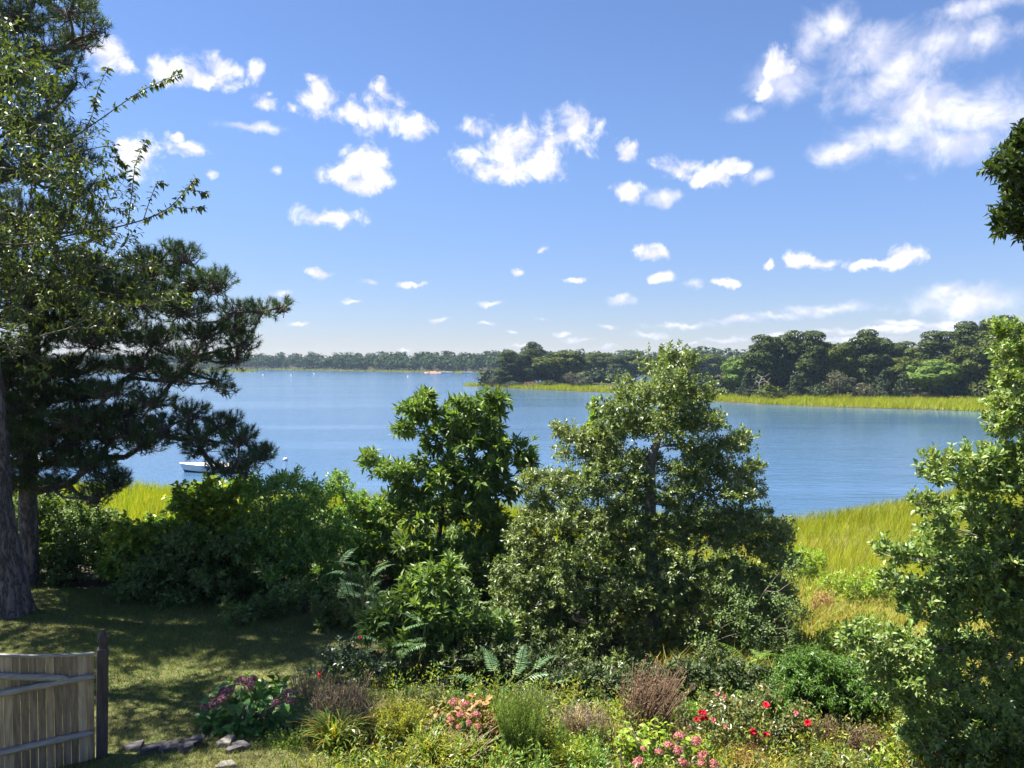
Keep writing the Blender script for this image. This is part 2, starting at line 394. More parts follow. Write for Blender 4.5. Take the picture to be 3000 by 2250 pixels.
def ground(x, y):
    x = np.atleast_1d(np.asarray(x, float)); y = np.atleast_1d(np.asarray(y, float))
    P = np.stack([x, y], 1)
    s = poly_sdf(P, MAIN)
    k = sstep(x, -3.0, 2.5)
    prof = np.interp(y, YL, ZL) * (1 - k) + np.interp(y, YR, ZR) * k
    prof = prof + 0.05 * np.sin(x * 0.9 + 1.3) * np.sin(y * 0.7) + 0.03 * np.sin(x * 2.3) * np.cos(y * 1.9 + 0.5)
    # a low hummock round the foot of the big pine
    prof = prof + 0.14 * np.exp(-((x + 9.3) ** 2 + (y - 13.6) ** 2) / 1.8)
    h = np.where(s > 0, np.minimum(prof, 0.02 + 0.17 * s), np.maximum(-2.5, 0.02 + 0.16 * s))
    for poly, top, sl in ((POINT, 2.5, 0.03), (ISLAND, 1.6, 0.035), (FAR, 5.0, 0.05), (SPIT, 3.0, 0.06)):
        q = poly_sdf(P, poly)
        h = np.maximum(h, np.where(q > 0, np.minimum(top, 0.05 + sl * q), np.maximum(-2.5, 0.05 + 0.12 * q)))
    return h
def gz(x, y): return float(ground(x, y)[0])
def gp(px, py, d0=6.0, d1=60.0):
    """where the sight line through a pixel meets the ground"""
    ds = np.linspace(d0, d1, 1500)
    r = ray(px, py); pts = np.array([0, 0, CAMZ]) + r[None] * (ds / r[1])[:, None]
    g = ground(pts[:, 0], pts[:, 1])
    k = np.argmax(pts[:, 2] < g)
    return pts[k] * np.array([1, 1, 0]) + np.array([0, 0, g[k]])
def gd(px, d):
    """ground point under image column px at depth d"""
    x = (px - 1500.0) / F * d * 1.0
    return np.array([x, d, gz(x, d)])

def build_terrain():
    radii = np.concatenate([np.linspace(0.0, 40, 110)[1:], np.geomspace(40, 420, 75)[1:], np.geomspace(420, 1090, 34)[1:]])
    na = 240
    ang = np.linspace(-math.pi, math.pi, na, endpoint=False)
    # finer in front of the camera
    ang = ang - 0.62 * np.sin(ang)
    A, R = np.meshgrid(ang, radii)
    X = (R * np.sin(A)).ravel(); Y = (R * np.cos(A)).ravel()
    X = np.append(X, 0.0); Y = np.append(Y, 0.0)
    Z = ground(X, Y)
    nr = len(radii)
    i = np.arange(nr - 1)[:, None]; j = np.arange(na)[None]
    a = (i * na + j).ravel(); b = (i * na + (j + 1) % na).ravel(); c = ((i + 1) * na + (j + 1) % na).ravel(); d = ((i + 1) * na + j).ravel()
    T = np.concatenate([np.stack([a, b, c], 1), np.stack([a, c, d], 1)])
    ce = len(X) - 1
    T = np.concatenate([T, np.stack([np.full(na, ce), (np.arange(na) + 1) % na, np.arange(na)], 1)])
    T = T[:, ::-1]
    m, nt, out = new_mat('ground cover')
    L = nt.links.new
    me = make_mesh('ground', np.stack([X, Y, Z], 1), T, m, None, True)
    # kind of ground: lawn, garden soil, rough slope, marsh mud, sea bed
    lawn = np.array([0.10, 0.105, 0.042]); soil = np.array([0.055, 0.045, 0.028]); rough = np.array([0.17, 0.17, 0.04])
    mud = np.array([0.13, 0.12, 0.03]); bed = np.array([0.06, 0.06, 0.04]); wood = np.array([0.05, 0.045, 0.03])
    col = np.tile(lawn, (len(X), 1))
    def put(w, c):
        col[:] = col * (1 - w[:, None]) + c * w[:, None]
    put(sstep(X, -1.4, -0.6) * sstep(Y, 5, 6), soil)
    put(sstep(Y, 15.4, 16.2), soil)
    put(sstep(X, 2.5, 4) * sstep(Y, 11.5, 14), rough)
    put(sstep(Y, 27, 31), mud)
    put(sstep(Y, 165, 180), wood)
    put((1 - sstep(np.abs(Z - 0.04), 0.05, 0.22)) * sstep(Y, 30, 34), np.array([0.055, 0.045, 0.028]))
    put(sstep(-Z, 0.0, 0.4), bed)
    at_ = me.color_attributes.new('cover', 'FLOAT_COLOR', 'POINT')
    at_.data.foreach_set('color', np.concatenate([col, np.ones((len(X), 1))], 1).astype(np.float32).ravel())
    vc = nt.nodes.new('ShaderNodeVertexColor'); vc.layer_name = 'cover'
    tc = nt.nodes.new('ShaderNodeTexCoord')
    n1 = nt.nodes.new('ShaderNodeTexNoise'); n1.inputs['Scale'].default_value = 0.8; n1.inputs['Detail'].default_value = 8; n1.inputs['Roughness'].default_value = 0.65
    L(tc.outputs['Object'], n1.inputs['Vector'])
    n2 = nt.nodes.new('ShaderNodeTexNoise'); n2.inputs['Scale'].default_value = 30; n2.inputs['Detail'].default_value = 6
    L(tc.outputs['Object'], n2.inputs['Vector'])
    r1 = ramp(nt, n1.outputs[0], [((0.62, 0.72, 0.6), 0.3), ((1.0, 1.0, 1.0), 0.5), ((1.45, 1.32, 1.2), 0.7)])
    r2 = ramp(nt, n2.outputs[0], [((0.55, 0.55, 0.55), 0.3), ((1.35, 1.3, 1.25), 0.7)])
    m1 = nt.nodes.new('ShaderNodeMixRGB'); m1.blend_type = 'MULTIPLY'; m1.inputs[0].default_value = 1; L(vc.outputs[0], m1.inputs[1]); L(r1, m1.inputs[2])
    m2 = nt.nodes.new('ShaderNodeMixRGB'); m2.blend_type = 'MULTIPLY'; m2.inputs[0].default_value = 1; L(m1.outputs[0], m2.inputs[1]); L(r2, m2.inputs[2])
    b = nt.nodes.new('ShaderNodeBsdfPrincipled'); b.inputs['Roughness'].default_value = 0.95; b.inputs['Specular IOR Level'].default_value = 0.15
    L(m2.outputs[0], b.inputs['Base Color'])
    bp = nt.nodes.new('ShaderNodeBump'); bp.inputs['Strength'].default_value = 0.5; bp.inputs['Distance'].default_value = 0.05
    L(n2.outputs[0], bp.inputs['Height']); L(bp.outputs[0], b.inputs['Normal']); L(b.outputs[0], out.inputs[0])
    tag(link('ground', me), 'sloping lawn, garden and shore land running down to the water', None, None, 'structure')
build_terrain()

def build_water():
    m, nt, out = new_mat('bay water')
    L = nt.links.new
    tc = nt.nodes.new('ShaderNodeTexCoord')
    def nz(scale, st, detail, rough=0.55, dist=0.0):
        mp = nt.nodes.new('ShaderNodeMapping'); mp.inputs['Scale'].default_value = st; mp.inputs['Rotation'].default_value = (0, 0, rad(8))
        L(tc.outputs['Object'], mp.inputs[0])
        n = nt.nodes.new('ShaderNodeTexNoise'); n.inputs['Scale'].default_value = scale; n.inputs['Detail'].default_value = detail; n.inputs['Roughness'].default_value = rough
        n.inputs['Distortion'].default_value = dist
        L(mp.outputs[0], n.inputs['Vector']); return n.outputs[0]
    ripples = nz(1.15, (0.55, 1.5, 1), 5, 0.6, 0.4)
    chop = nz(0.35, (0.5, 1.4, 1), 3)
    calm = nz(0.02, (0.35, 2.2, 1), 4, 0.55, 0.6)
    mr = nt.nodes.new('ShaderNodeMapRange'); mr.interpolation_type = 'SMOOTHSTEP'; L(calm, mr.inputs[0])
    mr.inputs[1].default_value = 0.36; mr.inputs[2].default_value = 0.56; mr.inputs[3].default_value = 0.35; mr.inputs[4].default_value = 1.0
    ad = nt.nodes.new('ShaderNodeMath'); ad.operation = 'MULTIPLY_ADD'; L(chop, ad.inputs[0]); ad.inputs[1].default_value = 0.9; L(ripples, ad.inputs[2])
    hm = nt.nodes.new('ShaderNodeMath'); hm.operation = 'MULTIPLY'; L(ad.outputs[0], hm.inputs[0]); L(mr.outputs[0], hm.inputs[1])
    # sheltered water lies calmer under the wooded point
    vd = nt.nodes.new('ShaderNodeVectorMath'); vd.operation = 'DISTANCE'; L(tc.outputs['Object'], vd.inputs[0]); vd.inputs[1].default_value = (75, 125, 0)
    lee = nt.nodes.new('ShaderNodeMapRange'); lee.interpolation_type = 'SMOOTHSTEP'; L(vd.outputs['Value'], lee.inputs[0])
    for i_, v_ in enumerate((15, 70, 0.3, 1.0)): lee.inputs[i_ + 1].default_value = v_
    hm2 = nt.nodes.new('ShaderNodeMath'); hm2.operation = 'MULTIPLY'; L(hm.outputs[0], hm2.inputs[0]); L(lee.outputs[0], hm2.inputs[1])
    bp = nt.nodes.new('ShaderNodeBump'); bp.inputs['Strength'].default_value = 1.0; bp.inputs['Distance'].default_value = 0.10
    L(hm2.outputs[0], bp.inputs['Height'])
    b = nt.nodes.new('ShaderNodeBsdfPrincipled')
    b.inputs['Base Color'].default_value = (0.042, 0.096, 0.180, 1)
    b.inputs['Roughness'].default_value = 0.10
    b.inputs['IOR'].default_value = 1.333
    L(bp.outputs[0], b.inputs['Normal']); L(b.outputs[0], out.inputs[0])
    n = 96
    a = np.linspace(0, 2 * math.pi, n, endpoint=False)
    V = np.concatenate([[[0, 0, 0]], np.stack([1085 * np.sin(a), 1085 * np.cos(a), 0 * a], 1)])
    T = np.stack([np.zeros(n, int), 1 + (np.arange(n) + 1) % n, 1 + np.arange(n)], 1)
    me = make_mesh('water', V, T, m)
    tag(link('water', me), 'rippled blue water of the bay', None, None, 'structure')
build_water()

# ------------------------------------------------------------------ plant generators
def rdir(rng, n):
    return nrm(rng.normal(size=(n, 3)))
def frame(D, N):
    D = nrm(D); S = nrm(np.cross(N, D)); N2 = np.cross(D, S)
    return D, S, N2
def leaves4(g, P, D, N, L, W, m=0, fold=0.18, droop=0.0):
    """folded diamond leaf: 4 vertices, 2 triangles"""
    D, S, N = frame(D, N); L = L[:, None]; W = W[:, None]
    b = P; t = P + D * L - N * L * droop
    l = P + D * L * 0.45 + S * W * 0.5 + N * W * fold; r = P + D * L * 0.45 - S * W * 0.5 + N * W * fold
    n = len(P)
    V = np.stack([b, r, t, l], 1).reshape(-1, 3)
    k = (np.arange(n) * 4)[:, None]
    T = np.concatenate([k + np.array([[0, 1, 2]]), k + np.array([[0, 2, 3]])])
    g.add(V, T, m)
def leaves6(g, P, D, N, L, W, m=0, fold=0.16, droop=0.12):
    """lance leaf with a bent midrib: 6 vertices, 6 triangles"""
    D, S, N = frame(D, N); L = L[:, None]; W = W[:, None]
    b = P; mid = P + D * L * 0.5 + N * L * droop * 0.25; t = P + D * L - N * L * droop
    l = P + D * L * 0.42 + S * W * 0.5 + N * W * fold; r = P + D * L * 0.42 - S * W * 0.5 + N * W * fold
    l2 = P + D * L * 0.76 + S * W * 0.33 + N * (W * fold * 0.6 - L * droop * 0.35); r2 = P + D * L * 0.76 - S * W * 0.33 + N * (W * fold * 0.6 - L * droop * 0.35)
    n = len(P)
    V = np.stack([b, r, r2, t, l2, l, mid], 1).reshape(-1, 3)
    k = (np.arange(n) * 7)[:, None]
    T = np.concatenate([k + np.array([q]) for q in ([0, 1, 6], [1, 2, 6], [2, 3, 6], [3, 4, 6], [4, 5, 6], [5, 0, 6])])
    g.add(V, T, m)
def leaf_unit(name, mat, fold=0.16, droop=0.12):
    g = Geo(); leaves6(g, np.zeros((1, 3)), np.array([[0, 1., 0]]), np.array([[0, 0, 1.]]), np.ones(1), np.ones(1), 0, fold, droop)
    return g.mesh(name, [mat])
def tubes(g, P0, P1, R0, R1, k=5, m=0):
    """many tapered sticks"""
    P0 = np.asarray(P0, float); P1 = np.asarray(P1, float); n = len(P0)
    if n == 0: return
    D = nrm(P1 - P0); ref = np.where(np.abs(D[:, 2:3]) > 0.9, np.array([[1., 0, 0]]), np.array([[0, 0, 1.]]))
    A = nrm(np.cross(D, ref)); B = np.cross(D, A)
    th = np.arange(k) * 2 * math.pi / k
    ring = A[:, None] * np.cos(th)[None, :, None] + B[:, None] * np.sin(th)[None, :, None]
    V = np.concatenate([P0[:, None] + ring * np.asarray(R0)[:, None, None], P1[:, None] + ring * np.asarray(R1)[:, None, None]], 1).reshape(-1, 3)
    base = (np.arange(n) * 2 * k)[:, None]
    T = []
    for i in range(k):
        j = (i + 1) % k
        T.append(base + np.array([[i, j, k + j]])); T.append(base + np.array([[i, k + j, k + i]]))
    g.add(V, np.concatenate(T), m)
def sweep(g, pts, radii, k=12, m=0, rough=0.0, rng=None, cap=True):
    """one continuous tapered limb"""
    pts = np.asarray(pts, float); n = len(pts)
    tan = np.gradient(pts, axis=0); tan = nrm(tan)
    A = nrm(np.cross(tan, np.array([[0.13, 1., 0.07]]))); B = np.cross(tan, A)
    th = np.arange(k) * 2 * math.pi / k
    rr = np.asarray(radii)[:, None] * np.ones((1, k))
    if rough and rng is not None:
        ridge = rng.normal(size=k) * 0.5
        rr = rr * (1 + rough * (ridge[None] + 0.5 * rng.normal(size=(n, k))))
    V = (pts[:, None] + (A[:, None] * np.cos(th)[None, :, None] + B[:, None] * np.sin(th)[None, :, None]) * rr[..., None]).reshape(-1, 3)
    i = np.arange(n - 1)[:, None]; j = np.arange(k)[None]
    a = (i * k + j).ravel(); b = (i * k + (j + 1) % k).ravel(); c = ((i + 1) * k + (j + 1) % k).ravel(); d = ((i + 1) * k + j).ravel()
    T = np.concatenate([np.stack([a, b, c], 1), np.stack([a, c, d], 1)])
    if cap:
        V = np.concatenate([V, pts[-1:]]); e = len(V) - 1
        q = (n - 1) * k
        T = np.concatenate([T, np.stack([q + np.arange(k), q + (np.arange(k) + 1) % k, np.full(k, e)], 1)])
    g.add(V, T, m)
def spline(ctrl, n):
    """smooth curve through control points"""
    c = np.asarray(ctrl, float); t = np.linspace(0, len(c) - 1, n)
    i = np.clip(t.astype(int), 0, len(c) - 2); u = (t - i)[:, None]
    p0 = c[np.maximum(i - 1, 0)]; p1 = c[i]; p2 = c[i + 1]; p3 = c[np.minimum(i + 2, len(c) - 1)]
    return 0.5 * ((2 * p1) + (p2 - p0) * u + (2 * p0 - 5 * p1 + 4 * p2 - p3) * u ** 2 + (3 * p1 - p0 - 3 * p2 + p3) * u ** 3)

def skeleton(trunk, trunk_r, A, rng, step=0.35, rtip=0.006, power=2.3, sag=0.1, pathw=0.45, up=0.3):
    """grow limbs from a trunk polyline to every point of A; returns segments p0,p1,r0,r1 (limbs only)"""
    pos = [np.asarray(p, float) for p in trunk]; par = [-1] + list(range(len(trunk) - 1)); path = [0.0] * len(trunk)
    nt_ = len(trunk)
    order = np.argsort([np.min(np.linalg.norm(np.asarray(trunk) - a, axis=1)) for a in A])
    cap = len(trunk) + len(A) * 24
    arr = np.zeros((cap, 3)); arr[:nt_] = np.asarray(trunk); pl = np.zeros(cap); n = nt_
    parent = np.full(cap, -1); parent[1:nt_] = np.arange(nt_ - 1)
    for ia in order:
        a = A[ia]
        d = arr[:n] - a
        dist = np.sqrt((d * d).sum(1))
        cost = dist + pathw * pl[:n] + up * np.maximum(0, d[:, 2] + 0.15 * dist) * 2.0
        j = int(np.argmin(cost)); L = dist[j]
        k = int(min(20, max(1, round(L / step))))
        p0 = arr[j].copy(); prev = j
        bend = rng.normal(size=3) * 0.08 * L; bend[2] += sag * L
        for s in range(1, k + 1):
            t = s / k
            if n >= cap: break
            arr[n] = p0 * (1 - t) + a * t + bend * (4 * t * (1 - t)) * 0.5 + (rng.normal(size=3) * 0.018 * min(L, 1.0) if s < k else 0)
            parent[n] = prev; pl[n] = pl[prev] + L / k; prev = n; n += 1
    arr = arr[:n]; parent = parent[:n]
    acc = np.zeros(n); kids = np.zeros(n)
    for i in range(n - 1, nt_ - 1, -1):
        if acc[i] == 0: acc[i] = rtip ** power
        acc[parent[i]] += acc[i]
    r = acc ** (1 / power)
    i = np.arange(nt_, n); p = parent[i]
    r0 = r[p].copy(); on = p < nt_
    r0[on] = np.minimum(r[i][on] * 1.25, np.asarray(trunk_r)[p[on]])
    return arr[p], arr[i], np.maximum(r0, r[i]), r[i]

def lobes_to_world(lobes, d):
    """(px, py, rx, ry[, depth shift]) -> centre, radii"""
    out = []
    for l in lobes:
        dd = d + (l[4] if len(l) > 4 else 0.0)
        s = mpp(dd)
        out.append((at(l[0], l[1], dd), np.array([l[2] * s, l[2] * s, l[3] * s])))
    return out
def round_out(lobes, d, x0, squash=0.7):
    """give a crown traced from the photograph its depth: the tiers are filled front and back round the trunk"""
    res = []
    for l in lobes:
        px, py, rx, ry = l[:4]
        W = max([abs(q[0] - x0) + q[2] for q in lobes if abs(q[1] - py) < max(ry, q[3]) * 1.2])
        u = abs(px - x0)
        s = math.sqrt(max(0.0, W * W - u * u)) * squash * mpp(d)
        if s < rx * mpp(d) * 0.8: res.append((px, py, rx, ry, 0.0))
        else:
            res.append((px, py, rx, ry, -0.62 * s)); res.append((px, py, rx, ry, 0.62 * s))
            if s > rx * mpp(d) * 2.2: res.append((px, py, rx * 0.9, ry * 0.9, 0.0))
    return res
def lobe_points(wl, dens, rng, shell=3.5, top=0.0, clump=0, shrink=0.0):
    """points spread through ellipsoids, denser to the outside; dens per square metre of lobe section.
    clump > 0: each lobe is broken into that many leafy clumps with gaps between them"""
    A = []; O = []
    for c, r in wl:
        n = max(3, int(round(dens * r[0] * r[2] * math.pi * rng.uniform(0.85, 1.15))))
        r = np.maximum(r - shrink, r * 0.4)
        v = rdir(rng, n)
        if top: v[:, 2] = np.where(rng.random(n) < top, np.abs(v[:, 2]), v[:, 2])
        if clump:
            k = max(2, int(clump * rng.uniform(0.7, 1.3)))
            cv = rdir(rng, k); cc = c + cv * r * (rng.uniform(0.45, 0.95, (k, 1)))
            w = rng.integers(0, k, n)
            cr = r * rng.uniform(0.28, 0.5, (k, 1)) * np.array([1.15, 1.15, 0.8])
            A.append(cc[w] + v * (rng.random(n) ** (1.0 / shell))[:, None] * cr[w]); O.append(nrm(v + cv[w] * 0.6))
        else:
            q = v * (rng.random(n) ** (1.0 / shell))[:, None]
            A.append(c + q * r); O.append(v)
    return np.concatenate(A), np.concatenate(O)
def twig_leaves(A, O, rng, ntw, nlf, tl, L, W, up=0.45, out=0.8, rnd=0.7, side=0.8, hang=0.0, nup=0.9, lj=0.25):
    """leaves on short twigs at every point of A. Returns twig ends and leaf arrays"""
    n = len(A)
    base = np.repeat(A, ntw, 0) + rng.normal(size=(n * ntw, 3)) * tl * 0.35
    d = nrm(np.repeat(O, ntw, 0) * out + rng.normal(size=(n * ntw, 3)) * rnd + np.array([0, 0, up]))
    ln = tl * rng.uniform(0.6, 1.3, n * ntw)
    t = ((np.arange(nlf) + 0.6) / nlf)[None, :, None]
    P = base[:, None] + d[:, None] * ln[:, None, None] * t
    m = n * ntw
    ref = nrm(np.cross(d, rng.normal(size=(m, 3)))); ref2 = np.cross(d, ref)
    th = (np.arange(nlf) * 2.4)[None] + rng.uniform(0, 6.28, m)[:, None]
    S = ref[:, None] * np.cos(th)[..., None] + ref2[:, None] * np.sin(th)[..., None]
    D = nrm(d[:, None] * (1 - side * 0.5) + S * side + np.array([0, 0, -hang]) + rng.normal(size=(m, nlf, 3)) * 0.18)
    N = nrm(np.array([0, 0, nup * 1.35]) + d[:, None] * 0.3 + rng.normal(size=(m, nlf, 3)) * 0.42)
    P = P.reshape(-1, 3); D = D.reshape(-1, 3); N = N.reshape(-1, 3)
    k = len(P)
    ls = L * rng.uniform(1 - lj, 1 + lj, k)
    return (base, base + d * ln[:, None]), P, D, N, ls, ls * (W / L)
def finish_tree(name, label, cat, base, gtrunk, gcrown, trunk_mat, crown_mat, crown_name='crown', group=None, smooth_trunk=True, stuff=True):
    root = thing(name, label, cat, base, group)
    if gtrunk is not None: link('trunk', gtrunk.mesh('trunk', [trunk_mat], base, smooth_trunk), root)
    cm = crown_mat if isinstance(crown_mat, list) else [crown_mat]
    c = link(crown_name, gcrown.mesh(crown_name, cm, base), root)
    if stuff: c['kind'] = 'stuff'
    return root

# ------------------------------------------------------------------ woods on the far side of the water
def puff_crown(rng, puffs, per, size, flat=1.0, jitter=0.28):
    """puffs: (centre, radii). leafy facets standing on the puffs, looking outwards"""
    g = Geo()
    for c, r in puffs:
        n = max(8, int(per * (r[0] * r[2] + r[0] * r[1]) * 0.5))
        v = rdir(rng, n); v[:, 2] = np.where(rng.random(n) < 0.35, np.abs(v[:, 2]), v[:, 2])
        P = np.asarray(c) + v * np.asarray(r) * (0.72 + 0.34 * rng.random(n) ** 0.6)[:, None]
        nn = nrm(v / np.asarray(r) * r[0] + rng.normal(size=(n, 3)) * jitter)
        D = nrm(np.cross(nn, rng.normal(size=(n, 3))))
        ls = size * rng.uniform(0.55, 1.35, n)
        leaves4(g, P - D * ls[:, None] * 0.5, D, nn, ls, ls * rng.uniform(0.55, 0.95, n), 0, 0.15)
    return g
def oak_tree(seed, h=10.0, w=9.0, low=0.12, size=0.5, per=130, npuff=46):
    rng = np.random.default_rng(seed)
    puffs = []
    for i in range(npuff):
        v = rdir(rng, 1)[0]
        v[2] = v[2] * 0.9 + 0.1
        t = rng.uniform(0.55, 0.9)
        c = np.array([v[0] * w * 0.5 * t, v[1] * w * 0.5 * t, h * (low + (1 - low) * 0.52) + v[2] * h * (1 - low) * 0.44 * t])
        r = w * rng.uniform(0.09, 0.17); puffs.append((c, (r, r, r * rng.uniform(0.6, 0.85))))
    puffs.append((np.array([0, 0, h * 0.5]), (w * 0.34, w * 0.34, h * 0.3)))
    crown = puff_crown(rng, puffs, per, size)
    gt = Geo()
    tr = spline([(0, 0, -0.3), (rng.normal() * 0.15, rng.normal() * 0.15, h * 0.25), (rng.normal() * 0.3, rng.normal() * 0.3, h * 0.6)], 7)
    sweep(gt, tr, np.linspace(0.26, 0.12, 7) * h / 10, 8)
    A = np.array([p[0] for p in puffs[:-1]])
    s = skeleton(tr, np.linspace(0.26, 0.12, 7) * h / 10, A, rng, 1.2, 0.035)
    tubes(gt, *s, k=5)
    return gt, crown
def pine_tree(seed, h=12.0, w=8.0, low=0.42, size=0.42, per=150, tiers=8):
    rng = np.random.default_rng(seed)
    puffs = []
    for t in range(tiers):
        f = t / (tiers - 1)
        z = h * (low + (0.97 - low) * f)
        rad_ = w * 0.5 * (1.0 - 0.55 * f ** 1.6) * rng.uniform(0.8, 1.1)
        k = max(2, int(6 - 3.5 * f))
        a0 = rng.uniform(0, 6.28)
        for i in range(k):
            a = a0 + i * 6.283 / k + rng.normal() * 0.35
            rr = rad_ * rng.uniform(0.35, 0.9)
            r = w * rng.uniform(0.13, 0.2)
            puffs.append((np.array([math.cos(a) * rr, math.sin(a) * rr, z + rng.normal() * h * 0.03]), (r * 1.3, r * 1.3, r * 0.75)))
    crown = puff_crown(rng, puffs, per, size, jitter=0.35)
    gt = Geo()
    tr = spline([(0, 0, -0.3), (rng.normal() * 0.25, rng.normal() * 0.25, h * 0.35), (rng.normal() * 0.4, rng.normal() * 0.4, h * 0.65), (rng.normal() * 0.3, rng.normal() * 0.3, h * 0.92)], 10)
    rr = np.linspace(0.24, 0.06, 10) * h / 12
    sweep(gt, tr, rr, 8)
    A = np.array([p[0] for p in puffs])
    tubes(gt, *skeleton(tr, rr, A, rng, 1.0, 0.03), k=5)
    return gt, crown
def cedar_tree(seed, h=6.0, w=3.2, size=0.32, per=110):
    rng = np.random.default_rng(seed)
    puffs = []
    for i in range(26):
        f = rng.random() ** 0.8
        a = rng.uniform(0, 6.28); rr = w * 0.5 * (1 - f) ** 0.75 * rng.uniform(0.5, 0.85)
        r = w * (0.10 + 0.10 * (1 - f))
        puffs.append((np.array([math.cos(a) * rr, math.sin(a) * rr, h * (0.06 + 0.88 * f)]), (r, r, r * 1.5)))
    puffs.append((np.array([0, 0, h * 0.4]), (w * 0.3, w * 0.3, h * 0.36)))
    crown = puff_crown(rng, puffs, per, size)
    gt = Geo(); sweep(gt, spline([(0, 0, -0.3), (0.03, 0, h * 0.5), (0, 0.02, h * 0.9)], 6), np.linspace(0.12, 0.03, 6), 6)
    return gt, crown
def bush(seed, h=2.5, w=4.0, size=0.32, per=110):
    rng = np.random.default_rng(seed)
    puffs = []
    for i in range(18):
        a = rng.uniform(0, 6.28); rr = w * 0.5 * math.sqrt(rng.random()) * 0.8
        z = h * rng.uniform(0.25, 0.8) * (1 - 0.5 * (rr / (w * 0.5)) ** 2)
        r = w * rng.uniform(0.12, 0.18)
        puffs.append((np.array([math.cos(a) * rr, math.sin(a) * rr, z]), (r, r, min(r * 0.8, h * 0.3))))
    puffs.append((np.array([0, 0, h * 0.3]), (w * 0.36, w * 0.36, h * 0.4)))
    gt = Geo()
    A = np.array([p[0] for p in puffs[:-1]])
    tr = np.array([(0, 0, -0.2), (0.0, 0.0, 0.1), (0.05, 0, 0.3)])
    sweep(gt, tr, [0.08, 0.07, 0.06], 6); tubes(gt, *skeleton(tr, [0.08, 0.07, 0.06], A, rng, 0.6, 0.015), k=4)
    return gt, puff_crown(rng, puffs, per, size)

def mesh_pair(gen, name, bark, leaf, **kw):
    gt, gc = gen(**kw)
    return gt.mesh(name + ' trunk', [bark], None, True), gc.mesh(name + ' crown', [leaf])
MID = {}
for i, s in enumerate((11, 12, 13)):
    MID['oak%d' % i] = (mesh_pair(oak_tree, 'oak', M['dark_bark'], M['mid_oak'], seed=s), 10.0, 9.0)
for i, s in enumerate((21, 22, 23, 24)):
    MID['pine%d' % i] = (mesh_pair(pine_tree, 'pitch pine', M['dark_bark'], M['mid_pine'], seed=s, low=(0.34, 0.28, 0.24, 0.4)[i]), 12.0, 8.0)
for i, s in enumerate((31, 32)):
    MID['cedar%d' % i] = (mesh_pair(cedar_tree, 'cedar', M['dark_bark'], M['mid_cedar'], seed=s), 6.0, 3.2)
MID['bright0'] = (mesh_pair(oak_tree, 'bright tree', M['dark_bark'], M['mid_bright'], seed=41, low=0.03), 10.0, 9.0)
MID['bright1'] = (mesh_pair(oak_tree, 'green tree', M['dark_bark'], M['mid_bright'], seed=42, low=0.05), 10.0, 9.0)
MID['grey0'] = (mesh_pair(oak_tree, 'grey tree', M['dead_wood'], M['mid_grey'], seed=43, per=26, low=0.1), 10.0, 9.0)
MID['greybush'] = (mesh_pair(bush, 'grey bush', M['dead_wood'], M['mid_grey'], seed=44), 2.5, 4.0)
MID['greenbush'] = (mesh_pair(bush, 'green bush', M['dark_bark'], M['mid_oak'], seed=45), 2.5, 4.0)
MID['darkbush'] = (mesh_pair(bush, 'dark bush', M['dark_bark'], M['mid_cedar'], seed=46), 2.5, 4.0)
MID['brownbush'] = (mesh_pair(bush, 'brown bush', M['dead_wood'], M['mid_brown'], seed=47, per=60), 2.5, 4.0)

